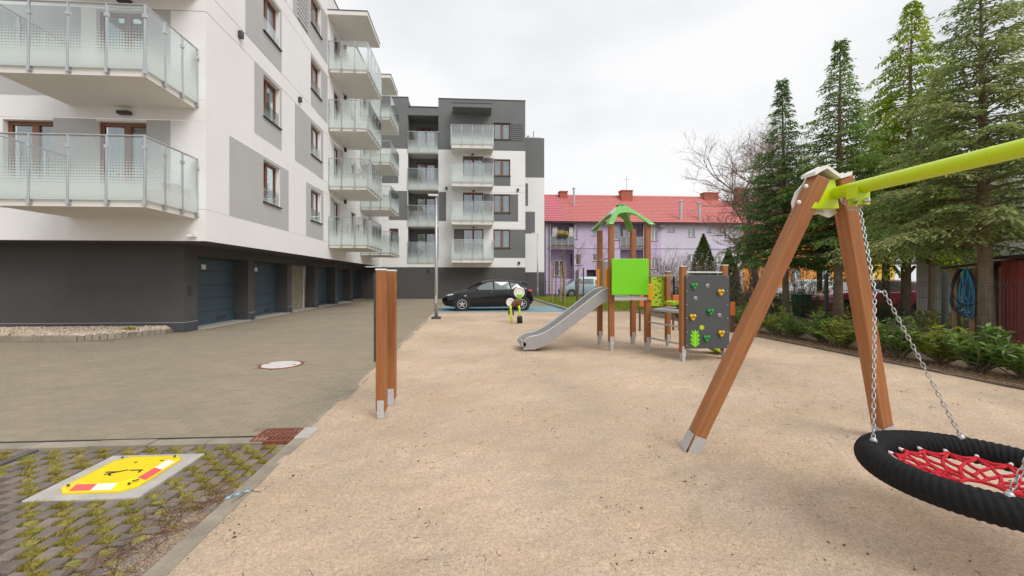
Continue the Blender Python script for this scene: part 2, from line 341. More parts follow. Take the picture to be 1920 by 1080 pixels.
    def ball(s, c, r, n=12, sc=(1, 1, 1), m=0):
        k = n // 2; i0 = len(s.v); c = Vector(c)
        for j in range(k + 1):
            ph = math.pi * j / k
            rr = max(math.sin(ph), 1e-3)
            for q in range(n):
                t = 2 * math.pi * q / n; s.v.append(c + Vector((r * sc[0] * rr * math.cos(t), r * sc[1] * rr * math.sin(t), r * sc[2] * math.cos(ph))))
        for j in range(k):
            for q in range(n):
                a, b = i0 + j * n, i0 + (j + 1) * n
                s.f.append((a + q, b + q, b + (q + 1) % n, a + (q + 1) % n)); s.m.append(m)
        return s
    def prism(s, poly, ext, m=0):   # planar polygon (3d points) extruded along ext
        n = len(poly); i = len(s.v); ext = Vector(ext)
        s.v += [Vector(p) for p in poly] + [Vector(p) + ext for p in poly]
        s.f.append(tuple(range(i, i + n))[::-1]); s.m.append(m); s.f.append(tuple(range(i + n, i + 2 * n))); s.m.append(m)
        for q in range(n):
            s.f.append((i + q, i + (q + 1) % n, i + n + (q + 1) % n, i + n + q)); s.m.append(m)
        return s
    def mesh(s, name, mats, off=Vector((0, 0, 0)), smooth=False):
        me = bpy.data.meshes.new(name); me.from_pydata([tuple(p - off) for p in s.v], [], s.f); 
        for k in ([mats] if isinstance(mats, str) else mats): me.materials.append(MATS[k])
        me.polygons.foreach_set('material_index', s.m)
        if smooth: me.polygons.foreach_set('use_smooth', [True] * len(s.f))
        me.update(); return me
    def build(s, name, mats, parent=None, smooth=False, bevel=0.0, base=None, auto=False, seg=2):
        off = ORG[parent] if parent else (Vector(base) if base is not None else Vector((0, 0, 0)))
        me = s.mesh(name, mats, off, smooth); o = bpy.data.objects.new(name, me); link(o, parent)
        if not parent: o.location = off; ORG[o] = off.copy()
        if auto: me.set_sharp_from_angle(angle=R(38))
        if bevel:
            b = o.modifiers.new('bevel', 'BEVEL'); b.width = bevel; b.segments = seg; b.limit_method = 'ANGLE'; b.angle_limit = R(40)
        return o
def raw_mesh(name, V, Fq, matname, k):   # numpy mesh: Fq (m, k)
    me = bpy.data.meshes.new(name); n = len(V); m = len(Fq)
    me.vertices.add(n); me.vertices.foreach_set('co', np.asarray(V, np.float32).ravel())
    me.loops.add(m * k); me.loops.foreach_set('vertex_index', np.asarray(Fq, np.int32).ravel())
    me.polygons.add(m); me.polygons.foreach_set('loop_start', np.arange(0, m * k, k, dtype=np.int32))
    me.polygons.foreach_set('loop_total', np.full(m, k, np.int32))
    me.polygons.foreach_set('use_smooth', np.zeros(m, bool)); me.update(calc_edges=True); me.validate()
    me.materials.append(MATS[matname]); return me
def raw_obj(name, V, Fq, matname, k, parent=None, base=None):
    off = ORG[parent] if parent else (Vector(base) if base is not None else Vector((0, 0, 0)))
    o = bpy.data.objects.new(name, raw_mesh(name, np.asarray(V) - np.array(off), Fq, matname, k)); link(o, parent)
    if not parent: o.location = off; ORG[o] = off
    return o
def vnoise(x, y, seed=0):
    rs = np.random.RandomState(seed); T = rs.rand(64, 64)
    xi = np.floor(x).astype(int); yi = np.floor(y).astype(int); fx = x - xi; fy = y - yi
    fx = fx * fx * (3 - 2 * fx); fy = fy * fy * (3 - 2 * fy)
    g = lambda a, b: T[a % 64, b % 64]
    return (g(xi, yi) * (1 - fx) + g(xi + 1, yi) * fx) * (1 - fy) + (g(xi, yi + 1) * (1 - fx) + g(xi + 1, yi + 1) * fx) * fy
# ================================================================== GROUND
def sheet(name, x0, x1, y0, y1, z, m, kind='structure'):
    o = MB().quad((x0, y0, z), (x1, y0, z), (x1, y1, z), (x0, y1, z)).build(name, m); tag(o, kind=kind); return o
sheet('ground', -250, 350, -60, 500, -0.09, 'soil')
sheet('asphalt_road', 4.9, 70, 33.2, 41.5, -0.03, 'asphalt')
KX0, KX1 = -1.64, -1.52            # kerb between paving and sand
SX0, SX1, SY0, SY1 = KX1 - 0.07, 7.46, -1.5, 18.5
# --- block paving of the drive
def paver_mesh(w, l, h, name, m, ch=0.006, corner=0.0):
    b = MB(); a, c = w / 2, l / 2
    def ring(ix, z): return [(-a + ix, -c + ix, z), (a - ix, -c + ix, z), (a - ix, c - ix, z), (-a + ix, c - ix, z)]
    b.v = [Vector(p) for p in ring(0, -h) + ring(0, -ch) + ring(ch, 0)]
    for r_ in (0, 4):
        for q in range(4): b.f.append((r_ + q, r_ + (q + 1) % 4, r_ + 4 + (q + 1) % 4, r_ + 4 + q))
    b.f.append((8, 9, 10, 11)); b.m = [0] * len(b.f)
    return b.mesh(name, m)
drive = sheet('driveway', -16, KX0, 3.98, 34.0, -0.004, 'joint_soil'); drive['label'] = 'grey brown block paved drive beside the garages'
pv_me = paver_mesh(0.1965, 0.0975, 0.03, 'paver', 'paver', 0.0018)
spots = []
for j in range(0, 290):
    y = 4.04 + 0.05 + j * 0.1
    off = 0.1 if j % 2 else 0.0
    x = KX0 - 0.002 - 0.1 - off
    if off: spots.append((KX0 - 0.05, y, 1))
    while x > (-16 if y < 10.3 else -8.7):
        if not (-2.06 < x < KX0 + 0.02 and 3.8 < y < 4.22) and (x + 3.3) ** 2 + (y - 7.35) ** 2 > 0.37 ** 2: spots.append((x, y, 0))
        x -= 0.2
def seen(x, y): return 0 < (CX + FPX * (x * cs - y * sn) / (x * sn + y * cs)) < 1920
vis = sorted([p for p in spots if p[2] == 0 and seen(p[0], p[1])], key=lambda p: p[0] ** 2 + p[1] ** 2)[:300]
vset = set(vis)
for (x, y, h) in vis:
    inst('paver', pv_me, drive, (x, y, random.uniform(-0.001, 0.001)), (random.uniform(-.005, .005), random.uniform(-.004, .004), random.uniform(-.004, .004)))
rest = np.array([(p[0], p[1], p[2]) for p in spots if p not in vset])
w2 = np.where(rest[:, 2] > 0, 0.0484, 0.0985); zt = np.random.uniform(-.001, .001, len(rest))
V = np.zeros((len(rest), 8, 3)); ch = 0.0008
for q, (sx, sy, ix, zz) in enumerate([(-1, -1, 0, -.02), (1, -1, 0, -.02), (1, 1, 0, -.02), (-1, 1, 0, -.02), (-1, -1, ch, 0), (1, -1, ch, 0), (1, 1, ch, 0), (-1, 1, ch, 0)]):
    V[:, q, 0] = rest[:, 0] + sx * (w2 - ix); V[:, q, 1] = rest[:, 1] + sy * (0.0485 - ix); V[:, q, 2] = zz + zt + np.random.uniform(-.0005, .0005, len(rest))
base = np.arange(len(rest))[:, None] * 8
fq = np.array([(4, 5, 6, 7), (0, 1, 5, 4), (1, 2, 6, 5), (2, 3, 7, 6), (3, 0, 4, 7)])
Fq = (base[:, :, None] + fq[None]).reshape(-1, 4)
tag(raw_obj('far_pavers', V.reshape(-1, 3), Fq, 'paver', 4, drive), kind='stuff')
# --- kerbs made of stones
def kerb(name, label, pts_fn, n, L, w, h, z, m='concrete', gap=0.008):
    root = thing(name, label, None, pts_fn(0)[0], kind='structure')
    me = MB().box(-w / 2, w / 2, -L / 2 + gap / 2, L / 2 - gap / 2, -h, 0).mesh('kerb_stone', m)
    for i in range(n):
        p, a = pts_fn(i); inst('kerb_stone', me, root, (p[0], p[1], z + random.uniform(-.006, .006)), (random.uniform(-.006, .006), 0, a + random.uniform(-.006, .006)))
    return root
kerb('kerb_left', 'flush concrete kerb between paving and sand', lambda i: ((-1.58, 0.6 + i * 1.0, 0), 0), 19, 1.0, 0.115, 0.12, 0.012)
kerb('kerb_right', 'flush concrete kerb between sand and shrubs', lambda i: ((7.52, 0.5 + i * 1.0, 0), 0), 19, 1.0, 0.06, 0.12, 0.035, 'kerb_dark')
kerb('kerb_far', 'low concrete kerb at far end of sand', lambda i: ((5.2 + i, 18.55, 0), R(90)), 4, 1.0, 0.09, 0.12, 0.05)
kerb('kerb_lawn', 'raised concrete kerb between blue bay and lawn', lambda i: ((4.72, 19.1 + i, 0), 0), 14, 1.0, 0.10, 0.2, 0.11, 'concrete_pale')
kerb('kerb_pavers', 'flush concrete strip between drive and grass pavers', lambda i: ((-2.15 - i * 0.5, 3.91, 0), R(90)), 12, 0.5, 0.135, 0.1, 0.004)
# slot drain
sd = thing('slot_drain', 'narrow dark slot drain across the paved drive', 'drain', (-4.5, 4.0, 0))
MB().box(-9, -2.02, 3.985, 4.02, -0.03, 0.001).build('channel', 'hole_dark', sd)
for k in range(14): MB().box(-9 + k * 0.5, -8.508 + k * 0.5, 3.981, 3.988, -0.02, 0.006).build('edge_rail', 'dark_metal', sd)
# --- grass pavers
gp = sheet('grass_paving', -7.5, KX0, 0.4, 3.845, -0.045, 'joint_soil'); gp['label'] = 'grass paver parking area'
gm = paver_mesh(0.092, 0.104, 0.045, 'grass_paver', 'grass_paver_stone', 0.008)
cells = []; pav = []
PX, PY = 0.101, 0.196
i = 0
while True:
    x = KX0 - 0.055 - i * PX
    if x < -5.4: break
    if -3.90 < x < -3.80: i += 1; continue
    for j in range(0, 13):
        y = 1.60 + j * PY + (PY / 2 if i % 2 else 0)
        if y > 3.80: continue
        c = (-3.02 < x < -2.26 and 2.93 < y < 3.64)
        if not c and seen(x, y) and CY + FPX * CAMH / (x * sn + y * cs) < 1110: pav.append((x, y))
        yg = y + PY / 2
        if yg < 3.8 and not (-3.02 < x < -2.26 and 2.93 < yg < 3.64): cells.append((x, yg))
    i += 1
pav.sort(key=lambda p: p[0] ** 2 + p[1] ** 2)
for k, (x, y) in enumerate(pav[:300]):
    inst('grass_paver', gm, gp, (x, y, random.uniform(-.004, .004)), (random.uniform(-.02, .02), random.uniform(-.02, .02), random.uniform(-.03, .03)), (random.uniform(.94, 1.0), random.uniform(.94, 1.03), 1))
if len(pav) > 300:
    P = np.array(pav[300:]); V = np.zeros((len(P), 8, 3))
    for q, (sx, sy, ix, zz) in enumerate([(-1, -1, 0, -.04), (1, -1, 0, -.04), (1, 1, 0, -.04), (-1, 1, 0, -.04), (-1, -1, .008, 0), (1, -1, .008, 0), (1, 1, .008, 0), (-1, 1, .008, 0)]):
        V[:, q, 0] = P[:, 0] + sx * (.048 - ix); V[:, q, 1] = P[:, 1] + sy * (.06 - ix); V[:, q, 2] = zz
    tag(raw_obj('far_grass_pavers', V.reshape(-1, 3), (np.arange(len(P))[:, None, None] * 8 + fq[None]).reshape(-1, 4), 'grass_paver_stone', 4, gp), kind='stuff')
strip = thing('dividing_strip', 'dark stone strip dividing the grass pavers', None, (-3.85, 3, 0), kind='structure')
sm = MB().box(-.04, .04, -.245, .245, -.04, 0).mesh('strip_stone', 'dark_strip')
for k in range(5): inst('strip_stone', sm, strip, (-3.85, 1.6 + k * .5, -.006))
def blades(name, pts, mname, hmin, hmax, w, lean=0.6, parent=None):
    n = len(pts); P = np.array(pts); az = np.random.uniform(0, 6.283, n); h = np.random.uniform(hmin, hmax, n)
    ln = np.random.uniform(0.1, lean, n) * h; d = np.stack([np.cos(az), np.sin(az)], 1); s_ = np.stack([-d[:, 1], d[:, 0]], 1)
    V = np.zeros((n, 4, 3)); ww = w * np.random.uniform(.6, 1.3, n)
    V[:, 0, :2] = P[:, :2] - s_ * ww[:, None] / 2; V[:, 1, :2] = P[:, :2] + s_ * ww[:, None] / 2; V[:, 0, 2] = V[:, 1, 2] = P[:, 2]
    V[:, 2, :2] = P[:, :2] + d * ln[:, None] * .5 + s_ * ww[:, None] * .35; V[:, 2, 2] = P[:, 2] + h * .65
    V[:, 3, :2] = P[:, :2] + d * ln[:, None] * 1.3; V[:, 3, 2] = P[:, 2] + h
    b = np.arange(n)[:, None] * 4
    F = np.concatenate([b + np.array([[0, 1, 2]]), b + np.array([[0, 2, 3]])])
    return tag(raw_obj(name, V.reshape(-1, 3), F, mname, 3, parent), kind='stuff')
pts = []
for (x, y) in cells:
    near_kerb = x > -2.15 and y < 2.85
    if not seen(x, y) or (near_kerb and random.random() < 0.7): continue
    dens = random.choice((120, 300, 480, 600)) 
    for k in range(dens):
        dx, dy = random.uniform(-.049, .049), random.uniform(-.040, .040)
        pts.append((x + dx, y + dy, -0.028 + 0.012 * (abs(dx) < .04 and abs(dy) < .03)))
tag(blades('paver_grass', pts, 'grass', .012, .030, .0052, 1.2), 'short yellow green grass in the paver gaps', 'grass')
# moss pads low in the cells
mb = MB()
for (x, y) in cells:
    if seen(x, y) and random.random() < .85: mb.ball((x + random.gauss(0, .006), y + random.gauss(0, .005), -.026), .057, 8, (random.uniform(.8, 1.05), random.uniform(.65, .95), random.uniform(.38, .62)))
tag(mb.build('moss', 'moss_green', smooth=True), 'low moss cushions in the grass paver gaps', 'moss', kind='stuff')
# dry crumbs and twigs by the kerb
def twigs(name, label, spots, lmin, lmax, r, mname='twig', cat='debris'):
    V = []; F = []
    for (x, y, z) in spots:
        a = random.uniform(0, 6.28); L = random.uniform(lmin, lmax); d = Vector((math.cos(a), math.sin(a), random.uniform(-.04, .10))) * L
        bend = Vector((-d.y, d.x, 0)) * random.uniform(-.25, .25); p0 = Vector((x, y, z)); p = [p0, p0 + d * .5 + bend, p0 + d]
        for s0, s1 in ((0, 1), (1, 2)):
            i0 = len(V); t = (p[s1] - p[s0]).normalized(); x_ = t.cross(Vector((0, 0, 1))).normalized() * r; y_ = Vector((0, 0, r))
            for q, ss in ((p[s0], 1.0), (p[s1], .75)): V += [q + x_ * ss, q - x_ * ss, q + y_ * 1.6 * ss]
            F += [(i0, i0 + 3, i0 + 5, i0 + 2), (i0 + 2, i0 + 5, i0 + 4, i0 + 1), (i0 + 1, i0 + 4, i0 + 3, i0)]
    return tag(raw_obj(name, np.array([tuple(v) for v in V]), np.array(F), mname, 4), label, cat, kind='stuff')
sp = []
for k in range(95):
    t = random.random(); c = Vector((-1.98, 2.12, 0)).lerp(Vector((-1.72, 3.05, 0)), t)
    sp.append((c.x + random.gauss(0, .07), c.y + random.gauss(0, .07), .004 + random.random() * .015))
twigs('twig_litter', 'tangle of dry brown twigs swept against the kerb', sp, .06, .30, .0022)
# --- sand
nx, ny = 225, 400
gx = np.linspace(SX0, SX1, nx); gy = SY0 + (SY1 - SY0) * np.linspace(0, 1, ny) ** 1.35
X, Y = np.meshgrid(gx, gy, indexing='ij')
Z = 0.030 * (vnoise(X * .8, Y * .8, 1) - .5) + 0.026 * (vnoise(X * 3.1, Y * 3.1, 2) - .5) + 0.018 * (vnoise(X * 8, Y * 8, 3) - .5) + 0.012 * (vnoise(X * 18, Y * 18, 4) - .5)
rs = np.random.RandomState(5)
for k in range(420):   # footprints
    fx, fy = rs.uniform(SX0 + .2, SX1 - .2), rs.uniform(1.0, 15); a = rs.uniform(0, 3.14); dx = X - fx; dy = Y - fy
    u = dx * math.cos(a) + dy * math.sin(a); w = -dx * math.sin(a) + dy * math.cos(a); q = (u / .14) ** 2 + (w / .055) ** 2
    Z += 0.011 * (-np.exp(-q) + .55 * np.exp(-(np.sqrt(q) - 1.5) ** 2 * 5))
edge = np.minimum(np.minimum(X - SX0, SX1 - X), (SY1 - Y)); Z = Z * np.clip(edge / .25, .25, 1) + 0.006
lip = np.clip((KX1 + .06 - X) / .13, 0, 1); Z = Z * (1 - lip) + lip * (.017 + .030 * (vnoise(X * 6, Y * 1.7, 8) - .42) + .012 * (vnoise(X * 20, Y * 9, 9) - .5) - .010 * lip)
Zs = Z
idx = np.arange(nx * ny).reshape(nx, ny)
Fs = np.stack([idx[:-1, :-1], idx[1:, :-1], idx[1:, 1:], idx[:-1, 1:]], -1).reshape(-1, 4)
sand = raw_obj('playground_sand', np.stack([X, Y, Z], -1).reshape(-1, 3), Fs, 'sand', 4); tag(sand, kind='structure')
sand.data.polygons.foreach_set('use_smooth', [True] * len(Fs))
def sandz(x, y):
    i = min(nx - 1, max(0, int(round((x - SX0) / (SX1 - SX0) * (nx - 1))))); t = max(0, min(1, (y - SY0) / (SY1 - SY0))) ** (1 / 1.35)
    return Zs[i, min(ny - 1, int(round(t * (ny - 1))))]
def scatter(n, y0, y1, p=1.6):
    r = []
    for k in range(n):
        y = y0 + (y1 - y0) * random.random() ** p; x = random.uniform(SX0 + .02, SX1 - .05); r.append((x, y, sandz(x, y)))
    return r
twigs('sand_twigs', 'small dark twigs scattered over the sand', scatter(700, 1.2, 14), .015, .09, .0014, 'twig')
P = np.array(scatter(15000, 1.2, 13, 1.5)); n = len(P); s_ = np.random.uniform(.0018, .0055, n)
octa = np.array([(1, 0, 0), (-.9, .3, 0), (0, 1, 0), (.2, -1, 0), (0, 0, .8), (0, 0, -.6)]); of = np.array([(0, 2, 4), (2, 1, 4), (1, 3, 4), (3, 0, 4), (2, 0, 5), (1, 2, 5), (3, 1, 5), (0, 3, 5)])
def grains(name, P, s_, mname, label, cat):
    n = len(P); th = np.random.uniform(0, 6.28, n); c_, s2 = np.cos(th), np.sin(th)
    o = octa[None] * s_[:, None, None] * np.random.uniform(.7, 1.3, (n, 1, 3))
    V = np.stack([o[..., 0] * c_[:, None] - o[..., 1] * s2[:, None], o[..., 0] * s2[:, None] + o[..., 1] * c_[:, None], o[..., 2]], -1) + P[:, None, :]
    return tag(raw_obj(name, V.reshape(-1, 3), (np.arange(n)[:, None, None] * 6 + of[None]).reshape(-1, 3), mname, 3), label, cat, kind='stuff')
grains('sand_pebbles', P, s_, 'gravel', 'pale grit scattered over the sand surface', 'grit')
P2 = np.array([(a_ + random.gauss(0, .05), b_ + random.gauss(0, .05), c_ + .002) for (a_, b_, c_) in scatter(900, 1.2, 15, 1.35) for q_ in range(random.choice((1, 1, 2, 3, 10)))]); grains('sand_crumbs', P2, np.random.uniform(.002, .0075, len(P2)) * np.random.uniform(.5, 1.4, len(P2)), 'crumb', 'dark bark crumbs scattered over the sand', 'debris')
# sand drifted over the kerb
dr = [(random.gauss(-1.73, .10), random.triangular(1.9, 3.1, 2.5), random.uniform(-.012, .004)) for k in range(16000)] + [(random.gauss(-1.53, .035), random.uniform(1.9, 15) , .012) for k in range(6000)]
grains('drifted_sand', np.array(dr), np.random.uniform(.002, .0045, len(dr)), 'sand', 'sand drifted over kerb and edge pavers', 'sand')
# --- gravel bed under the building
def gravel_edge(x): return 10.62 if x < -9.6 else 10.62 + (x + 9.6) ** 2 * 0.95
pts = []
while len(pts) < 9000:
    x = random.uniform(-16, -8.35); y0 = gravel_edge(x) + .08; y = random.uniform(y0, 12.0)
    if y0 < 12.0: pts.append((x, y, .09 + random.random() * .03 + .07 * (y - y0) / max(.2, 12.0 - y0)))
gb = MB(); k = 40
top = [(-16 + 7.65 * i / k, gravel_edge(-16 + 7.65 * i / k)) for i in range(k + 1)]
gb.prism([(x, min(y + .05, 12.0), .09) for x, y in top] + [(-8.35, 12.02, .09), (-16, 12.02, .09)], (0, 0, -.12))
tag(gb.build('gravel_bed', 'soil'), kind='structure')
grains('bed_gravel', np.array(pts), np.random.uniform(.018, .042, len(pts)), 'gravel', 'pale beige gravel in the bed along the dark wall', 'gravel')
ke = thing('bed_kerb', 'concrete edging round the gravel bed', None, (-12, 10.6, 0), kind='structure')
for i in range(7):
    x1 = -9.62 - i; MB().box(x1 - .994, x1, 10.56, 10.64, -.05, .125).build('kerb_stone', 'concrete', ke, bevel=.012)
xs = -9.6; pts2 = []
while xs < -8.45: pts2.append((xs, gravel_edge(xs))); xs += 0.004
acc = 0; last = pts2[0]
for p in pts2[1:]:
    d = math.hypot(p[0] - last[0], p[1] - last[1])
    if d > .132:
        mid = ((p[0] + last[0]) / 2, (p[1] + last[1]) / 2, 0); a = math.atan2(p[1] - last[1], p[0] - last[0])
        o = MB().box(-.064, .064, -.05, .05, -.06, .12 + random.uniform(-.015, .015)).build('edge_block', 'concrete', ke, bevel=.008); o.location = Vector(mid) - ORG[ke]; o.data.transform(Matrix.Translation(ORG[ke])); o.rotation_euler = (0, 0, a)
        last = p
tuft = [(-13.1 + random.gauss(0, .09), 11.3 + random.gauss(0, .08), .1) for k in range(240)] + [(-9.1 + random.gauss(0, .06), 11.45 + random.gauss(0, .05), .1) for k in range(120)]
tag(blades('gravel_weeds', tuft, 'grass', .08, .17, .012), 'small yellow green weeds growing in the gravel', 'weeds')
# --- blue bay, lawn
MB().quad((-1.45, 18.62, .004), (4.66, 18.62, .004), (4.66, 22.6, .004), (-1.45, 22.6, .004)).build('parking_bay', 'blue_paint')['kind'] = 'structure'
sheet('far_paving', KX0, 4.66, 18.5, 34, -.004, 'paver')
sheet('lawn', 4.77, 9.5, 18.6, 32.6, .05, 'lawn'); sheet('lawn_side', 9.5, 26, 17.5, 32.6, .04, 'lawn')
pts = [(random.uniform(4.8, 9.5), random.uniform(18.65, 32.5), .05) for k in range(26000)] + [(random.uniform(9.5, 16), random.uniform(17.6, 26), .04) for k in range(9000)]
tag(blades('lawn_grass', pts, 'lawn_grass', .05, .11, .02, 1.0), 'mown bright green grass of the lawn strip', 'grass')
sheet('garden_bed', 7.57, 60, -3, 33, .02, 'soil')
P3 = np.array([(random.uniform(7.57, 8.3), random.uniform(3, 13), .028) for k in range(3500)]); grains('bark_mulch', P3, np.random.uniform(.008, .022, len(P3)), 'dry_leaf', 'brown bark mulch along the shrub bed edge', 'mulch')

# ================================================================== BUILDINGS
def sub(v, p, T): pass
def grid_cells(u0, u1, z0, z1, holes, zc=(), ucuts=()):
    us = sorted({u0, u1, *[h[0] for h in holes], *[h[1] for h in holes], *ucuts}); zs = sorted({z0, z1, *[h[2] for h in holes], *[h[3] for h in holes], *zc})
    us = [u for u in us if u0 <= u <= u1]; zs = [z for z in zs if z0 <= z <= z1]
    for a, b in zip(us, us[1:]):
        for c, d in zip(zs, zs[1:]):
            mu, mz = (a + b) / 2, (c + d) / 2
            if not any(h[0] < mu < h[1] and h[2] < mz < h[3] for h in holes): yield a, b, c, d
JW = 0.012
def facade(F, parent, u0, u1, z0, z1, holes, joints, m, rev=0.22, name='wall', reveals=True):
    holes = [h for h in holes if h[0] >= u0 - 1e-6 and h[1] <= u1 + 1e-6 and h[2] >= z0 - 1e-6 and h[3] <= z1 + 1e-6]; b = MB(); zc = [z + s for z in joints for s in (-JW / 2, JW / 2)]
    for a, e, c, d in grid_cells(u0, u1, z0, z1, holes, zc):
        dd = -0.014 if any(z - JW / 2 - 1e-6 <= c and d <= z + JW / 2 + 1e-6 for z in joints) else 0
        b.quad(F(a, c, dd), F(e, c, dd), F(e, d, dd), F(a, d, dd), m=1 if dd else 0)
    if reveals:
        for (a, e, c, d) in holes:
            for q in ((F(a, c), F(a, d), F(a, d, -rev), F(a, c, -rev)), (F(e, c), F(e, d), F(e, d, -rev), F(e, c, -rev)), (F(a, d), F(e, d), F(e, d, -rev), F(a, d, -rev)), (F(a, c), F(e, c), F(e, c, -rev), F(a, c, -rev))): b.quad(*q)
    return b.build(name, [m, 'render_grey'], parent)
def fpanel(F, parent, r, holes, m, name='facade_panel'):
    b = MB()
    for a, e, c, d in grid_cells(*r, holes): b.quad(F(a, c, .004), F(e, c, .004), F(e, d, .004), F(a, d, .004))
    return b.build(name, m, parent)
def window(F, parent, r, d=-0.13, sash=2, fm='brown_frame', sill=True, curtain=0.0, guard=False, name='window', fw=0.075, split=None, room=True):
    u0, u1, z0, z1 = r; b = MB(); du = 0.07
    b.hexa(F, u0, u1, z1 - fw, z1, d - du, d); b.hexa(F, u0, u1, z0, z0 + fw, d - du, d)
    b.hexa(F, u0, u0 + fw, z0 + fw, z1 - fw, d - du, d); b.hexa(F, u1 - fw, u1, z0 + fw, z1 - fw, d - du, d)
    xs = [u0 + fw]
    w = u1 - u0
    cuts = [u0 + w * (k + 1) / sash for k in range(sash - 1)] if split is None else [u0 + w * s for s in split]
    for c in cuts: b.hexa(F, c - fw * .8, c + fw * .8, z0 + fw, z1 - fw, d - du, d + .004); xs += [c - fw * .8, c + fw * .8]
    xs.append(u1 - fw)
    o = b.build(name, fm, parent)
    for a, e in zip(xs[::2], xs[1::2]):
        MB().hexa(F, a, e, z0 + fw, z1 - fw, d - .045, d - .03).build('pane', 'window_glass', o)
    if sill: MB().hexa(F, u0 - .05, u1 + .05, z0 - .035, z0 - .002, d, .07).build('sill', 'dark_metal', o)
    if curtain:
        n = 24; m = MB(); wc = (u1 - u0 - .1)
        for side in ((0, curtain / 2), (1 - curtain / 2, 1)):
            for k in range(n):
                a = u0 + .05 + wc * (side[0] + (side[1] - side[0]) * k / n); e = u0 + .05 + wc * (side[0] + (side[1] - side[0]) * (k + 1) / n)
                da, db = (d - .17 + .03 * math.sin(k * 1.4), d - .17 + .03 * math.sin((k + 1) * 1.4))
                m.quad(F(a, z0 + .05, da), F(e, z0 + .05, db), F(e, z1 - .05, db), F(a, z1 - .05, da))
        m.build('curtain', 'curtain', o, smooth=True)
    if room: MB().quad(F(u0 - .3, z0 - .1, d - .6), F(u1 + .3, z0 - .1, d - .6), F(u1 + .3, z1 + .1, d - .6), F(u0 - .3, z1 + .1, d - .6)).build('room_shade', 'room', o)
    if guard: gpanel(F, o, u0 + .03, u1 - .03, z0 + .02, z0 + .5, -.03, 'guard_glass', u_axis=True, vs=.75)
    return o
def gpanel(F, parent, a, e, z0, z1, d, name='glass_panel', u_axis=True, vs=1.0):
    t = .008; b = MB()
    if u_axis: b.hexa(F, a, e, z0, z1, d - t, d + t)
    else: b.hexa(F, d - t, d + t, z0, z1, a, e)
    o = b.build(name, 'rail_glass', parent); uv = o.data.uv_layers.new(name='UVMap')
    for lp in o.data.loops:
        q = lp.vertex_index
        if u_axis: uu = a if q in (0, 3, 4, 7) else e
        else: uu = a if q in (0, 1, 4, 5) else e
        uv.data[lp.index].uv = (uu, (0 if q < 4 else z1 - z0) * vs + (0.55 if name == 'guard_glass' else 0))
    return o
def balcony(F, parent, u0, u1, zf, proj, nf, ns, sides='lr', slab=0.2, rail=1.30, sm='soffit_white', clamps=True, backs=0.0):
    o = MB().hexa(F, u0, u1, zf - slab, zf, backs, proj).build('balcony', sm, parent)
    MB().hexa(F, u0 - .012, u1 + .012, zf - .03, zf + .012, proj - .05, proj + .012).build('drip_edge', 'dark_metal', o)
    zt = zf + rail; e = .035; b = MB()
    b.tube([F(u0 - e, zt, 0 if 'l' in sides else proj + e), F(u0 - e, zt, proj + e), F(u1 + e, zt, proj + e), F(u1 + e, zt, 0 if 'r' in sides else proj + e)], .022, 6)
    b.build('handrail', 'steel', o)
    def post(u, d, dx, dy):
        q = MB().hexa(F, u - .018, u + .018, zf - .1, zt, d - .018, d + .018)
        q.hexa(F, u - .035, u + .035, zf - .16, zf - .04, d - .035, d + .035); q.hexa(F, u - .04, u + .04, zt - .28, zt - .2, d - .03, d + .03)
        q.build('post', 'steel', o)
    wf = (u1 - u0 + 2 * e) / nf
    for k in range(nf + 1): post(u0 - e + wf * k, proj + e, 0, 0)
    for k in range(nf): gpanel(F, o, u0 - e + wf * k + .03, u0 - e + wf * (k + 1) - .03, zf - .06, zt - .04, proj + e + .012)
    ws = (proj + e) / ns
    for sd, uu in (('l', u0 - e), ('r', u1 + e)):
        if sd not in sides: continue
        for k in range(ns):
            post(uu, ws * k + .03 if k == 0 else ws * k, 0, 0)
            gpanel(F, o, ws * k + .03 + (.02 if k == 0 else 0), ws * (k + 1) - .03, zf - .06, zt - .04, uu + (.012 if sd == 'r' else -.012), u_axis=False)
    return o
def canopy(F, parent, u0, u1, z, proj, m='soffit_white', t=.2):
    o = MB().hexa(F, u0, u1, z, z + t, 0, proj).build('canopy', m, parent)
    MB().hexa(F, u0 - .02, u1 + .02, z + t + .002, z + t + .04, 0, proj + .02).build('canopy_trim', 'dark_metal', o)
def wall_lamp(F, parent, u, z, w=.14, h=.2):
    MB().hexa(F, u - w / 2, u + w / 2, z - h / 2, z + h / 2, .004, .12).build('wall_lamp', 'dark_metal', parent, bevel=.015)

# ---------- near apartment block
W = -6.84; FY = 11.0; ST = 2.85; ZB = 2.5; ZTOP = 15.62
nb = thing('apartment_building', 'white and grey apartment block over dark garages, glass balconies, on the left', 'building', (W, FY, 0))
FR = Fr((W, 0, 0), (0, 1, 0), (1, 0, 0)); FF = Fr((0, FY, 0), (1, 0, 0), (0, -1, 0))
YE = 31.7
holesR = []; winsR = []
for l in range(4):
    z = l * ST
    winsR.append((13.95, 15.13, 4.10 + z, 5.51 + z, 'w')); winsR.append((18.0, 19.2, 4.08 + z, 5.45 + z, 'w'))
    winsR.append((21.0, 22.0, 3.24 + z, 5.5 + z, 'd')); winsR.append((24.0, 25.0, 3.9 + z, 5.45 + z, 'w')); winsR.append((26.6, 27.6, 3.24 + z, 5.5 + z, 'd'))
holesR = [w[:4] for w in winsR]
jR = [z for l in range(4) for z in (3.32 + l * ST, 5.62 + l * ST)] + [14.9]
facade(FR, nb, FY, YE, ZB, ZTOP, holesR, jR, 'render_white')
for i, w in enumerate(winsR):
    window(FR, nb, w[:4], d=-.15, sash=2, split=(.42,) if w[4] == 'w' else (.5,), sill=w[4] == 'w', curtain=(0, .5, .9, .6)[i % 4], guard=w[4] == 'w' and w[0] < 20, name='window' if w[4] == 'w' else 'balcony_door')
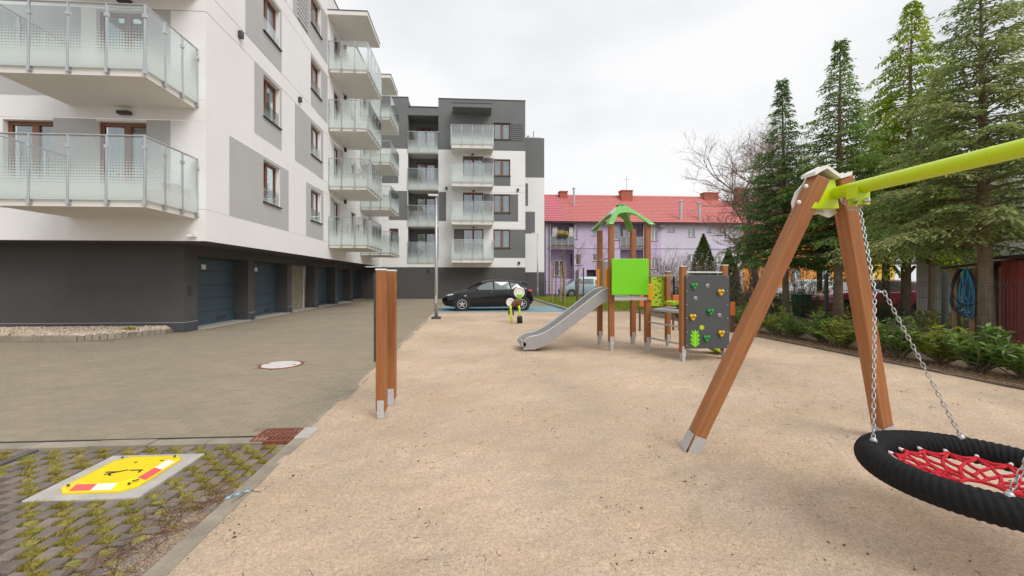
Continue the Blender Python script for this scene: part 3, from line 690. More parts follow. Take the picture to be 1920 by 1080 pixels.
J = JW / 2
for r in [(12.03, 15.83, 3.32, 5.62), (17.49, 19.5, 3.32, 5.62), (13.38, 15.26, 3.32 + ST, 5.62 + ST), (16.39, 19.48, 3.32 + ST, 5.62 + ST), (12.86, 15.26, 3.32 + 2 * ST, 5.62 + 2 * ST), (18.0, 20.05, 3.32 + 2 * ST, 5.62 + 2 * ST),
          (12.2, 15.6, 3.32 + 3 * ST, 5.62 + 3 * ST), (16.2, 20.05, 3.32 + 3 * ST, 5.62 + 3 * ST), (20.4, 21.0, 3.32, 5.62), (22.0, 22.5, 3.32 + ST, 5.62 + ST), (27.6, 28.4, 3.32, 5.62), (28.2, 29.6, 3.32 + ST, 5.62 + ST)]:
    fpanel(FR, nb, (r[0], r[1], r[2] + J, r[3] - J), holesR, 'render_grey')
g = MB()
for k in range(12):
    g.hexa(FR, 16.6, 17.6, 11.95 + k * .18, 12.07 + k * .18, .004, .05)
g.build('vent_grille', 'grey_cap', nb)
for u, z in ((12.51, 8.78), (16.74, 8.72), (22.7, 5.75), (22.7, 8.6), (22.7, 11.45), (22.7, 14.25)): wall_lamp(FR, nb, u, z)
for l in range(4):
    zf = 3.24 + l * ST
    balcony(FR, nb, 20.2, 23.1, zf, 1.86, 4, 3); balcony(FR, nb, 25.95, 28.75, zf, 1.86, 4, 3)
canopy(FR, nb, 20.05, 22.8, 14.32, 1.9); canopy(FR, nb, 25.9, 28.4, 14.2, 1.9)
# front face
winsF = []
for l in range(4):
    z = l * ST; winsF += ([(-11.76, -10.56, 3.46 + z, 5.55 + z)] if l == 0 else []) + [(-9.54, -8.31, 3.24 + z, 5.57 + z)]
facade(FF, nb, -17, W, ZB, ZTOP, winsF, jR, 'render_white')
for i, w in enumerate(winsF): window(FF, nb, w, d=-.12, split=(.55,), sill=False, curtain=(.5, .8)[i % 2], name='balcony_door', fw=.1)
for l in range(4):
    z = l * ST
    for a, b_ in (((-10.56, -9.54), (-8.31, -7.72)) if l != 1 else ((-13.2, -9.9), (-8.31, -7.72))): fpanel(FF, nb, (a, b_, 3.32 + z + J, 5.62 + z - J), winsF, 'render_grey')
    balcony(FF, nb, -10.15, -7.08, 3.28 + z, 1.68, 4, 3, slab=.2, rail=1.34)
    MB().hexa(FF, -8.95, -8.65, 5.72 + z, 5.80 + z, .004, .14).build('wall_lamp', 'dark_metal', nb, bevel=.01)
c = MB().hexa(FF, -7.14, -7.06, 2.60, 2.68, .004, .10); c.cyl(FF(-7.16, 2.63, .06), FF(-7.24, 2.61, .12), .035, 10); c.build('camera_housing', 'plastic_white', nb)
# underside of the overhang, roof, dark ground floor
MB().box(-17, W - .002, FY + .002, YE, ZB - .002, ZB + .05).build('soffit', 'render_dark', nb)
MB().box(-17, W - .35, FY + .35, YE, 14.9, 15.0).build('roof', 'dark_metal', nb)
MB().box(-17, W + .03, FY - .03, FY + .3, ZTOP + .001, ZTOP + .05).box(W - .3, W + .03, FY + .301, YE, ZTOP + .001, ZTOP + .05).build('parapet_cap', 'dark_metal', nb)
GX, GY = -8.09, 12.05
FG = Fr((GX, 0, 0), (0, 1, 0), (1, 0, 0)); FGF = Fr((0, GY, 0), (1, 0, 0), (0, -1, 0))
gar = [(12.61 + 3.22 * i, 15.39 + 3.22 * i, 0.0, 2.2) for i in range(6)]
facade(FG, nb, GY, 32.4, 0, ZB, gar, [], 'render_dark', rev=.5, name='garage_wall')
MB().quad(FGF(-17, 0), FGF(GX, 0), FGF(GX, ZB), FGF(-17, ZB)).build('wall', 'render_dark', nb)
MB().hexa(FGF, -17, GX + .018, -.02, .27, .002, .02).build('plinth', 'plinth', nb)
for i in range(7):
    a = GY - .001 if i == 0 else gar[i - 1][1]; e = gar[i][0] if i < 6 else 32.4
    MB().hexa(FG, a, e, -.02, .27, .002, .02).build('plinth', 'plinth', nb)
    if i: MB().hexa(FG, a - .02, a - .001, -.02, .27, -.48, .02).build('plinth', 'plinth', nb)
MB().hexa(FGF, -17, GX + .02, .271, .281, .002, .022).build('plinth_trim', 'render_grey', nb)
for i in range(7):
    a = GY - .001 if i == 0 else gar[i - 1][1]; e = gar[i][0] if i < 6 else 32.4
    MB().hexa(FG, a, e, .271, .281, .002, .022).build('plinth_trim', 'render_grey', nb)
for i, (a, e, z0, z1) in enumerate(gar):
    m = 'door_blue' if i != 2 else 'concrete'
    o = MB().hexa(FG, a, e, 0, z1, -.56, -.505).build('garage_door', m, nb)
    if i != 2:
        for k in range(5): MB().hexa(FG, a + .02, e - .02, .02 + k * .436, .02 + k * .436 + .426, -.504, -.485).build('door_panel', m, o, bevel=.008)
        for s in (.25, 1.75): MB().hexa(FG, a + s, a + s + .5, .14, .25, -.484, -.474).build('vent', 'dark_metal', o)
        MB().hexa(FG, a + .95, a + 1.17, 1.83, 1.98, -.484, -.478).build('number_plate', 'plastic_white', o)
    else: MB().hexa(FG, e - .28, e - .22, 0, 2.15, -.504, -.46).build('door_guide', 'plastic_white', o)
    MB().hexa(FG, a, e, -.02, .03, -.5, .12).build('threshold', 'concrete_pale', nb)
MB().hexa(FG, 12.22, 12.36, 1.05, 1.32, .004, .03).build('meter_box', 'dark_metal', nb, bevel=.01)
MB().hexa(FG, 32.0, 32.39, 0, 2.2, .003, .02).build('dark_door', 'door_blue', nb)

# ---------- far apartment block
FB = 31.7
fb = thing('apartment_building', 'slate grey and white apartment block behind the black car', 'building', (0, FB, 0))
Fm = Fr((0, FB, 0), (1, 0, 0), (0, -1, 0))
def ux(px): return onY(px, 500, FB).x
def uz(py): return onY(900, py, FB).z
wL, wR = ux(925.5), ux(956.8)
dL, dR = ux(868), ux(906.5)
LG = (-4.73, -2.4)
holes = []; doors = []
wz = [(3.97, 5.43), (6.74, 8.19), (9.63, 10.94), (12.48, 13.79)]
for l in range(4):
    holes.append((wL, wR, *wz[l])); doors.append((dL, dR, 2.95 + l * ST, 5.45 + l * ST))
lw = (ux(730), ux(747), 3.3, 5.43)
mainholes = holes + doors
facade(Fm, fb, LG[1], 4.4, 2.45, 11.6, [h for h in mainholes if h[3] < 11.6], [3.2, 5.48, 6.05, 8.33, 8.9], 'render_white')
facade(Fm, fb, LG[1], 4.4, 11.6, 15.55, [h for h in mainholes if h[2] > 11], [], 'render_slate')
facade(Fm, fb, LG[1] - .001, 4.4, 0, 2.45, [], [], 'render_dark', name='wall')
facade(Fm, fb, -8.1, LG[0], 0, 2.45, [], [], 'render_dark', name='wall'); facade(Fm, fb, -6.84, LG[0], 2.45, 11.6, [lw], [3.2, 5.48, 6.05, 8.33], 'render_white')
facade(Fm, fb, -6.84, LG[0], 11.6, 15.57, [], [], 'render_slate'); facade(Fm, fb, LG[0], LG[1], 0, 2.9, [], [2.45], 'render_white', name='wall')
MB().hexa(Fm, LG[0], LG[1] - .002, 0, 2.45, .001, .004).build('wall', 'render_dark', fb)
for h in holes: window(Fm, fb, h, curtain=.7, fw=.09)
window(Fm, fb, lw, curtain=.4)
for d_ in doors: window(Fm, fb, d_, sill=False, curtain=.4, name='balcony_door', fw=.09)
def fp(px0, px1, py0, py1, m='render_slate'): fpanel(Fm, fb, (ux(px0), min(4.4, ux(px1)), uz(py1), uz(py0)), mainholes + [lw], m)
fp(925.6, 957, 330, 348); fp(907, 925, 296, 348); fp(925.6, 971.4, 363.5, 415); fp(822.5, 836.5, 361, 415); fp(907, 925, 363.5, 415)
fp(925, 985.2, 430, 483.5); fp(851, 868, 430, 483); fp(729, 764, 360, 414); fp(716, 747, 332, 346)
g = MB()
for k in range(9): g.hexa(Fm, ux(959), ux(981), uz(262) + k * .155, uz(262) + .1 + k * .155, .004, .04)
g.build('vent_grille', 'render_slate', fb)
for l in range(4):
    balcony(Fm, fb, -1.33, 1.77, 3.12 + l * ST - .03, 1.4, 4, 2, slab=.34, rail=1.38, sm='soffit_white')
canopy(Fm, fb, -1.25, 1.68, 14.4, 1.3, 'render_slate', .28)
# recessed loggias
Fl = Fr((0, FB + 1.5, 0), (1, 0, 0), (0, -1, 0))
ld = [(-4.3, -2.75, 2.95 + l * ST, 5.3 + l * ST) for l in range(4)]
facade(Fl, fb, LG[0], LG[1], 2.5, 14.86, ld, [], 'render_slate', name='wall')
for d_ in ld: window(Fl, fb, d_, sill=False, curtain=.5, name='balcony_door', fw=.09)
sidew = MB()
for u in LG: sidew.quad(Fm(u, 2.9), Fm(u, 2.9, -1.5), Fm(u, 15.55, -1.5), Fm(u, 15.55))
sidew.build('loggia_side', 'render_slate', fb)
for l in range(4):
    o = MB().hexa(Fm, LG[0], LG[1], 2.72 + l * ST, 2.98 + l * ST, -1.49, .03).build('loggia_floor', 'soffit_white', fb)
    zr = 4.35 + l * ST
    MB().hexa(Fm, LG[0] - .05, LG[1] + .05, zr, zr + .045, .05, .10).build('handrail', 'steel', o)
    for k in range(3):
        a = LG[0] + (LG[1] - LG[0]) * k / 3; gpanel(Fm, o, a + .03, a + (LG[1] - LG[0]) / 3 - .03, 2.8 + l * ST, zr - .03, .075)
        MB().hexa(Fm, a - .02, a + .02, 2.75 + l * ST, zr, .05, .07).build('post', 'steel', o)
MB().hexa(Fm, LG[0], LG[1], 14.2, 14.35, -1.49, .05).build('loggia_roof', 'render_slate', fb); facade(Fm, fb, LG[0], LG[1], 14.351, 14.86, [], [], 'render_slate', name='parapet')
MB().hexa(Fm, LG[1] - .02, 4.42, 15.55, 15.6, -.3, .03).hexa(Fm, -6.84, LG[0] + .02, 15.57, 15.62, -.3, .03).hexa(Fm, LG[0] + .02, LG[1] - .02, 14.862, 14.9, -.3, .05).build('parapet_cap', 'dark_metal', fb)
MB().box(-6.8, 4.35, FB + 2, FB + 12, 14.5, 14.6).box(4.385, 4.4, FB + .01, FB + 12, 0, 15.54).build('roof', 'render_slate', fb)
# set-back side section
F2 = Fr((0, FB + 1.4, 0), (1, 0, 0), (0, -1, 0))
def vx(px): return onY(px, 500, FB + 1.4).x
def vz(py): return onY(1000, py, FB + 1.4).z
x2 = vx(1020.5)
facade(F2, fb, 4.41, x2, 2.1, vz(333), [], [], 'render_white', name='wall'); facade(F2, fb, 4.41, x2, vz(333), vz(258.5), [], [], 'render_slate', name='wall'); facade(F2, fb, 4.41, x2, -.05, 2.1, [], [], 'render_dark', name='wall')
fpanel(F2, fb, (4.42, vx(990), vz(386), vz(344)), [], 'render_slate'); fpanel(F2, fb, (4.42, vx(1003), vz(438), vz(397)), [], 'render_slate')
MB().box(4.41, x2 - .002, FB + 1.42, FB + 12, vz(258.5) - .2, vz(258.5) - .01).box(x2 - .02, x2 - .001, FB + 1.402, FB + 12, 0, vz(258.5) - .21).build('roof', 'render_slate', fb)
ch = MB().hexa(F2, vx(987), vx(1016), vz(258), vz(253.5), -1.5, -.5); ch.cyl(F2(vx(1004), vz(254), -1), F2(vx(1004), vz(238), -1), .05, 8); ch.cyl(F2(vx(994), vz(254), -1), F2(vx(994), vz(247), -1), .12, 8)
ch.build('chimney', 'grey_cap', fb)
for px, py in ((837, 354), (971, 355.5), (973, 493), (803.5, 506), (886, 289.5), (888, 358), (888, 425)): wall_lamp(Fm, fb, ux(px), uz(py), .16, .22)

# ---------- lilac row house with red roof
HY = 42.0
lh = thing('row_house', 'lilac two-storey row house with red tiled roof behind the play tower', 'house', (15, HY, 0))
Fh = Fr((0, HY, 0), (1, 0, 0), (0, -1, 0))
def hx(px): return onY(px, 500, HY).x
def hz(py): return onY(1200, py, HY).z
ze, zr_ = hz(417), onY(1200, 369, HY + 4.6).z
hw = [(1151.6, 1162, 425, 450), (1222, 1233, 426, 451), (1252, 1265, 425, 434), (1290, 1303, 425, 443), (1325, 1333, 425, 435), (1358, 1370, 427, 449), (1289, 1306, 477, 490), (1111, 1120, 477, 489),
      (1110, 1120, 425, 442), (1078, 1083, 423, 449), (1079, 1089, 477, 497), (1222, 1234, 484, 504), (1340, 1352, 480, 496)]
HW = [(hx(a), hx(b_), hz(d_), hz(c_)) for a, b_, c_, d_ in hw]
rec = [(hx(1030), hx(1076), hz(463), ze - .02), (hx(1030), hx(1076), hz(523), hz(468)), (hx(1163), hx(1206), hz(463), ze - .02), (hx(1163), hx(1206), hz(523), hz(468))]
arch = (hx(1100), hx(1118), hz(549), hz(506))
HX0, HXM, HX1 = 2.0, hx(1240), hx(1392)
facade(Fh, lh, HX0, HXM, 0, ze, HW + rec + [arch], [], 'lilac', rev=.2); facade(Fh, lh, HXM, HX1, 0, ze, HW, [], 'lilac_pale', rev=.2)
MB().hexa(Fh, HX0, HX1, hz(466), hz(464.5), .002, .05).build('string_course', 'lilac', lh)
for r in HW: window(Fh, lh, r, d=-.1, fm='plastic_white', sill=True, curtain=.8, fw=.08, sash=2 if r[1] - r[0] > .6 else 1)
MB().hexa(Fh, *arch, -.4, -.3).build('door', 'shed_dark', lh)
for i, r in enumerate(rec):
    Fq_ = Fr((0, HY + 1.3, 0), (1, 0, 0), (0, -1, 0)); MB().quad(Fq_(r[0], r[2]), Fq_(r[1], r[2]), Fq_(r[1], r[3]), Fq_(r[0], r[3])).quad(Fh(r[0], r[2]), Fh(r[0], r[3]), Fq_(r[0], r[3]), Fq_(r[0], r[2])).quad(Fh(r[1], r[2]), Fh(r[1], r[3]), Fq_(r[1], r[3]), Fq_(r[1], r[2])).quad(Fh(r[0], r[3]), Fh(r[1], r[3]), Fq_(r[1], r[3]), Fq_(r[0], r[3])).build('loggia', 'lilac', lh)
    cxm = (r[0] + r[1]) / 2; zlo = r[2]
    window(Fq_, lh, (cxm - .55, cxm + .55, zlo + .3, zlo + 2.0), d=.12, fm='plastic_white', sill=False, curtain=.5, room=False, name='loggia_window')
    if i in (0, 2):
        o = MB().hexa(Fh, r[0] - .1, r[1] + .1, zlo - .12, zlo + .02, -1.2, .12).build('balcony', 'concrete', lh)
        MB().hexa(Fh, r[0], r[1], zlo + .12, zlo + 1.0, .05, .08).build('parapet_panel', 'house_grey', o)
        for k in range(5):
            u = r[0] + (r[1] - r[0]) * k / 4; MB().hexa(Fh, u - .03, u + .03, zlo + .02, zlo + 1.05, .085, .12).build('post', 'galv', o)
        MB().hexa(Fh, r[0], r[1], zlo + 1.0, zlo + 1.06, .04, .12).build('handrail', 'galv', o)
r = rec[0]; fx = MB().hexa(Fh, hx(1045), hx(1064), r[2] + .95, r[2] + 1.2, .13, .33); fx.build('flower_box', 'shed_dark', lh)
fl = MB()
for k in range(90): fl.ball(Fh(random.uniform(hx(1045), hx(1064)), r[2] + 1.25 + random.random() * .3, random.uniform(.12, .34)), .07, 6)
fl.build('flowers', 'flower', lh)
for a, b_ in ((1035, 1045), (1066, 1075)):
    t = MB()
    for k in range(5):
        u0_, u1_ = hx(a), hx(b_); s = (u1_ - u0_) / 5 * k
        t.beam(Fh(u0_ + s, r[2] + 1.06, .08), Fh(u0_ + s * .2 + .1, r[2] + 2.1, .08), .05, .02, (0, 1, 0)); t.beam(Fh(u1_ - s, r[2] + 1.06, .10), Fh(u1_ - s * .2 - .1, r[2] + 2.1, .10), .05, .02, (0, 1, 0))
    t.build('trellis', 'plastic_white', lh)
for px in (1023, 1031): MB().cyl(Fh(hx(px), 0, .12), Fh(hx(px), ze, .12), .07, 8).build('downpipe', 'galv', lh)
def tiled_roof(parent, x0, x1, y0, zlo, y1, zhi, m, rows=16, wave=.32, name='roof'):
    # courses that step, with waves along each course
    V = []; Fc = []; nxw = int((x1 - x0) / wave * 4); sl = math.hypot(y1 - y0, zhi - zlo); nv = Vector((0, -(zhi - zlo), y1 - y0)).normalized()
    for k in range(rows):
        for e, lift in ((0, .05), (1, .0)):
            t = (k + e) / rows
            for i in range(nxw + 1):
                x = x0 + (x1 - x0) * i / nxw; h = lift + .028 * math.sin(i * math.pi / 2); p = Vector((x, y0 + (y1 - y0) * t, zlo + (zhi - zlo) * t)) + nv * h; V.append(tuple(p))
    n1 = nxw + 1
    for k in range(rows):
        for i in range(nxw):
            a = 2 * k * n1 + i; Fc.append((a, a + 1, a + n1 + 1, a + n1))
            if k < rows - 1: a = (2 * k + 1) * n1 + i; Fc.append((a, a + 1, a + n1 + 1, a + n1))
    return raw_obj(name, np.array(V), np.array(Fc), m, 4, parent)
xsplit = hx(1062)
ro = tiled_roof(lh, HX0 - .3, xsplit, HY - .55, ze - .05, HY + 4.6, zr_, 'roof_tile_new', 15); ro2 = tiled_roof(lh, xsplit + .01, HX1, HY - .5, ze - .05, HY + 4.6, zr_, 'roof_tile', 18, .28)
MB().quad((HX0, HY + 4.6, zr_ - .02), (HX1, HY + 4.6, zr_ - .02), (HX1, HY + 9.7, ze), (HX0, HY + 9.7, ze)).build('rear_roof', 'roof_tile', lh)
MB().cyl((HX0, HY + 4.6, zr_), (HX1, HY + 4.6, zr_), .14, 8).build('ridge', 'roof_tile', lh)
MB().hexa(Fh, HX0, HX1, ze - .22, ze - .08, .42, .56).build('gutter', 'shed_dark', lh)
MB().box(HX0, HX1, HY + 9, HY + 9.2, 0, ze).build('rear_wall', 'lilac', lh)
def rpx(px, py):   # point on the roof plane seen at a pixel
    best = None
    for k in range(101):
        t = k / 100; y = HY - .5 + 5.1 * t; p = onY(px, py, y); zz = ze + (zr_ - ze) * t
        if best is None or abs(p.z - zz) < best[0]: best = (abs(p.z - zz), p)
    return best[1]
for a, b_, c_, d_ in ((1050, 1064, 360, 372), (1165.5, 1186, 358, 377), (1321, 1347, 362, 376)):
    p = rpx(a, d_); q = rpx(b_, d_); top = p.z + (d_ - c_) / FPX * (p.y + 1)
    o = MB().box(p.x, q.x, p.y, p.y + .9, p.z - .3, top).box(p.x - .06, q.x + .06, p.y - .06, p.y + .96, top + .001, top + .12).build('chimney', 'brick_red', ro2 if a > 1062 else ro)
for a, c_, d_, rr in ((1076, 354, 386, .11), (1276.5, 377, 412, .15), (1311, 381, 411, .15)):
    p = rpx(a, d_); top = p.z + (d_ - c_) / FPX * (p.y + 1)
    MB().cyl((p.x, p.y, p.z - .2), (p.x, p.y, top), rr, 12).cyl((p.x, p.y, top), (p.x, p.y, top + .15), rr * 1.7, 12, rr * .3).build('flue', 'galv', ro2)
p = rpx(1175, 362); MB().cyl((p.x, p.y, p.z), (p.x, p.y, p.z + 2.0), .03, 6).cyl((p.x - .4, p.y, p.z + 1.6), (p.x + .4, p.y, p.z + 1.6), .02, 5).build('antenna', 'galv', ro2)
for px, py in ((1377, 479), (1238, 423)):
    q = Fh(hx(px), hz(py), .35); MB().lathe(q, [(.02, .1), (.22, .06), (.33, 0), (.34, -.02)], 16, 'y').cyl(q, Fh(hx(px) + .1, hz(py) - .1, 0), .03, 6).build('satellite_dish', 'grey_cap', lh, smooth=True)

# orange continuation
oh = thing('row_house', 'orange row house half hidden behind the conifers', 'house', (30, HY, 0))
OX1 = 47.0; ow = [(u, u + 1.1, z, z + 1.3) for u in (28, 31.5, 35, 38.5, 43) for z in (1.3, 4.6)]
facade(Fh, oh, HX1 + .01, 41.5, 0, ze - .3, ow, [], 'orange_wall'); facade(Fh, oh, 41.5, OX1, 0, ze - .3, ow, [], 'yellow_wall')
for r in ow: window(Fh, oh, r, fm='plastic_white', d=-.1, curtain=.6)
tiled_roof(oh, HX1 + .01, OX1, HY - .5, ze - .35, HY + 4.6, zr_ - .3, 'roof_tile', 16)
MB().quad((HX1 + .01, HY + 4.6, zr_ - .32), (OX1, HY + 4.6, zr_ - .32), (OX1, HY + 9.7, ze), (HX1 + .01, HY + 9.7, ze)).build('rear_roof', 'roof_tile', oh)
for x in (31, 39): MB().box(x, x + 1, HY + 3, HY + 3.8, 8.5, zr_ + .9).build('chimney', 'brick_red', oh)

# ---------- white house on the right
wx = 15.9
wh = thing('white_house', 'plain white rendered house with grey plinth at the right edge', 'house', (wx, 13.6, 0))
Fw = Fr((wx, 0, 0), (0, 1, 0), (-1, 0, 0)); Y1w = onX(1718, 560, wx).y
q0 = onX(1912, 420, wx); q1 = onX(1872, 404, wx)
ww = [(q0.y, q1.y, q0.z, onX(1880, 392, wx).z + .3)]
facade(Fw, wh, 2, Y1w, .38, 4.9, ww, [], 'house_white'); MB().hexa(Fw, 2, Y1w + .02, -.02, .38, .001, .03).build('plinth', 'house_grey', wh)
for r in ww: window(Fw, wh, r, fm='plastic_white', curtain=.8, d=-.08)
Fw2 = Fr((0, Y1w, 0), (1, 0, 0), (0, 1, 0)); facade(Fw2, wh, wx, wx + 9, 0, 4.9, [], [], 'house_white')
MB().box(wx - .12, wx + 9, 1.9, Y1w + .12, 4.901, 5.02).build('roof', 'house_grey', wh)
# ================================================================== PLAYGROUND THINGS
def leg_obj(name, a, b, w, m, parent, bevel=.008, up=(0, 1, 0)):
    # a square timber whose local z runs along it, so the grain follows
    a, b = Vector(a), Vector(b); d = b - a; L = d.length; z = d.normalized(); x = Vector(up).cross(z).normalized(); y = z.cross(x)
    me = MB().box(-w / 2, w / 2, -w / 2, w / 2, 0, L).mesh(name, m); o = bpy.data.objects.new(name, me); link(o, parent)
    Mx = Matrix((x, y, z)).transposed().to_4x4(); Mx.translation = a - ORG[parent]; o.matrix_local = Mx
    bv = o.modifiers.new('bevel', 'BEVEL'); bv.width = bevel; bv.segments = 2
    return o
def post_shoe(parent, x, y, zb, w=.11, m='grey_cap'):
    # steel shoe that carries a timber post clear of the sand
    b = MB().box(x - w * .34, x + w * .34, y - w * .54, y - w * .5, zb - .10, zb + .09).box(x - w * .34, x + w * .34, y + w * .5, y + w * .54, zb - .10, zb + .09)
    b.box(x - w * .25, x + w * .25, y - w * .49, y + w * .49, -.10, zb - .008)
    b.build('post_shoe', m, parent, bevel=.004)
# ---------- information board seen edge-on
ib = thing('information_board', 'upright board on two brown timber posts, seen edge-on at the sand edge', 'board', (-.94, 4.6, 0))
for (x, y) in ((-.945, 4.44), (-.925, 4.90)):
    leg_obj('post', (x, y, .09), (x, y, 1.595), .105, 'wood', ib)
    MB().box(x - .056, x + .056, y - .056, y + .056, 1.596, 1.615).build('post_cap', 'plastic_white', ib, bevel=.006); post_shoe(ib, x, y, .12, .105)
MB().box(-1.02, -.999, 4.40, 4.94, .62, 1.57).build('panel', 'dark_metal', ib, bevel=.004)
# ---------- swing frame
BX, BZ = 2.90, 2.20; TY = 3.10
sf = thing('swing_frame', 'timber A-frame swing with lime green steel crossbeam', 'swing frame', (BX, 3.5, 0))
for side, (ty, fy) in enumerate(((TY, 3.50), (-.55, -.95))):
    sgn = 1 if side == 0 else -1
    lt = onY(1535, 333, ty) if side == 0 else Vector((BX - .1, ty, 2.27)); rt = onY(1576, 333, ty) if side == 0 else Vector((BX + .06, ty, 2.27))
    lf = Vector((1.93, fy - .07 * sgn, .02)); rf = Vector((3.90, fy + .08 * sgn, .02))
    for f_, t_ in ((lf, lt), (rf, rt)):
        leg_obj('leg', f_, t_, .115, 'wood_swing', sf, .012)
        d = (t_ - f_).normalized(); q = f_ + d * .10; x = Vector((0, 1, 0)).cross(d).normalized(); yv = d.cross(x)
        sh = MB()
        for sx, axis in ((x, yv), (-x, yv), (yv, x), (-yv, x)):
            c = f_ + d * .06 + sx * .0605; e = axis * .05; h = d * .085
            sh.hexp([c - e - h, c + e - h, c + e - h + sx * .004, c - e - h + sx * .004, c - e + h, c + e + h, c + e + h + sx * .004, c - e + h + sx * .004])
        sh.build('foot_shoe', 'grey_cap', sf); MB().cyl(f_ - d * .12, f_ + d * .02, .035, 10).build('ground_anchor', 'galv', sf)
    if side == 0:
        yb = ty + .075
        poly = [(1518, 322), (1536, 312), (1549, 321), (1563, 331), (1582, 323), (1586, 352), (1584, 392), (1556, 408), (1538, 401), (1518, 404), (1489, 398), (1486, 380), (1493, 360), (1508, 343)]
        MB().prism([onY(a, b_, yb) for a, b_ in poly], (0, .02, 0)).build('end_plate', 'plastic_white', sf, bevel=.004)
        cap = [onY(a, b_, ty) for a, b_ in ((1515, 326), (1526, 319), (1537, 313.5), (1550, 323), (1563, 332), (1573, 329), (1583, 325))]
        b = MB()
        for p, q in zip(cap, cap[1:]): b.hexp([(p.x, ty - .07, p.z - .028), (q.x, ty - .07, q.z - .028), (q.x, ty + .07, q.z - .028), (p.x, ty + .07, p.z - .028), (p.x, ty - .07, p.z), (q.x, ty - .07, q.z), (q.x, ty + .07, q.z), (p.x, ty + .07, p.z)])
        b.build('top_cap', 'plastic_white', sf)
        MB().prism([onY(a, b_, ty - .03) for a, b_ in ((1549, 336), (1566, 336), (1574, 391), (1522, 391))], (0, .06, 0)).build('gusset_plate', 'lime', sf, bevel=.004)
        for a, b_ in ((1511.5, 349), (1498, 379)):
            q = onY(a, b_, ty - .055); MB().ball(q, .017, 12, (1, .7, 1)).build('bolt_cap', 'plastic_white', sf, smooth=True)
    else:
        MB().box(BX - .1, BX + .1, ty - .03, ty + .03, 2.0, 2.3).build('gusset_plate', 'lime', sf)
BXe = onY(1556, 360, TY).x
ga, gb_ = Vector((BXe + .03, TY - .02, BZ - .005)), Vector((BX, -.5, BZ))
MB().tube([ga, gb_], .050, 24).build('crossbeam', 'lime', sf, smooth=True, auto=True)
sp_ = ga.lerp(gb_, .275); MB().tube([sp_, sp_ + (gb_ - ga).normalized() * .012], .0515, 24).build('beam_seam', 'lime', sf, smooth=True, auto=True)
HY1, HY2 = 2.88, 1.42
def bx_at(y): return ga.x + (gb_.x - ga.x) * (ga.y - y) / (ga.y - gb_.y)
for y in (HY1, HY2):
    x = bx_at(y); h = MB().box(x - .045, x + .045, y - .04, y - .032, BZ - .14, BZ - .03).box(x - .045, x + .045, y + .032, y + .04, BZ - .14, BZ - .03).box(x - .062, x - .05, y - .045, y + .045, BZ - .09, BZ + .01)
    h.build('hanger_bracket', 'lime', sf)
    MB().cyl((x, y - .06, BZ - .115), (x, y + .06, BZ - .115), .014, 10).ball((x, y - .062, BZ - .115), .021, 10).build('hanger_bolt', 'steel', sf)
# ---------- basket swing
RC = Vector((2.80, 2.04, .43)); RR = .455; RT = .069
bs = thing('basket_swing', 'round basket swing seat, black rope ring with red net', 'swing seat', RC)
n1, n2 = 420, 26; V = []; Fq2 = []
for i in range(n1):
    a = 2 * math.pi * i / n1; d = Vector((math.cos(a), math.sin(a), 0))
    for j in range(n2):
        t = 2 * math.pi * j / n2; ph = 46 * a + 2.0 * t; h = abs(math.cos(ph)); r_ = RT + .0105 * (h ** .7) - .003
        V.append(tuple(RC + d * (RR + r_ * math.cos(t)) + Vector((0, 0, r_ * math.sin(t)))))
for i in range(n1):
    for j in range(n2): Fq2.append((i * n2 + j, ((i + 1) % n1) * n2 + j, ((i + 1) % n1) * n2 + (j + 1) % n2, i * n2 + (j + 1) % n2))
ring = raw_obj('ring', np.array(V), np.array(Fq2), 'rope_black', 4, bs); ring.data.polygons.foreach_set('use_smooth', [True] * len(Fq2))
NN = 18; lv = [(.345, -.012), (.285, -.030), (.220, -.046), (.150, -.058), (.085, -.064)]
net = MB()
def nn(k, i):
    r_, z = lv[k]; a = 2 * math.pi * (i + .5 * (k % 2)) / NN; return RC + Vector((r_ * math.cos(a), r_ * math.sin(a), z))
for k in range(len(lv) - 2):
    for i in range(NN):
        a = nn(k, i)
        for j in ((i, i - 1) if k % 2 == 0 else (i, i + 1)):
            b_ = nn(k + 1, j); mid = (a + b_) / 2 - Vector((0, 0, .004)); net.tube([a, mid, b_], .0092, 6)
for i in range(0, NN, 2):
    for j in (i, i - 1): net.tube([nn(3, j), nn(4, i)], .009, 6)
for i in range(NN): net.tube([nn(0, i), (nn(0, i) + nn(0, i + 1)) / 2 + Vector((0, 0, -.006)) + (RC - (nn(0, i) + nn(0, i + 1)) / 2) * .06, nn(0, i + 1)], .0092, 6)
net.tube([nn(4, i) for i in range(0, NN, 2)], .010, 6, closed=True)
for k in range(4):
    for i in range(NN): net.ball(nn(k, i), .0140, 8)
net.build('net', 'rope_red', bs, smooth=True)
for i in range(NN):
    a = 2 * math.pi * i / NN; d = Vector((math.cos(a), math.sin(a), 0)); p = RC + d * (RR - RT + .012) + Vector((0, 0, -.004)); q = nn(0, i)
    MB().cyl(p, p.lerp(q, .72), .0085, 8, .011).build('ferrule', 'plastic_white', bs, smooth=True); MB().cyl(p.lerp(q, .7), q, .0085, 6).build('net_tail', 'rope_red', bs)
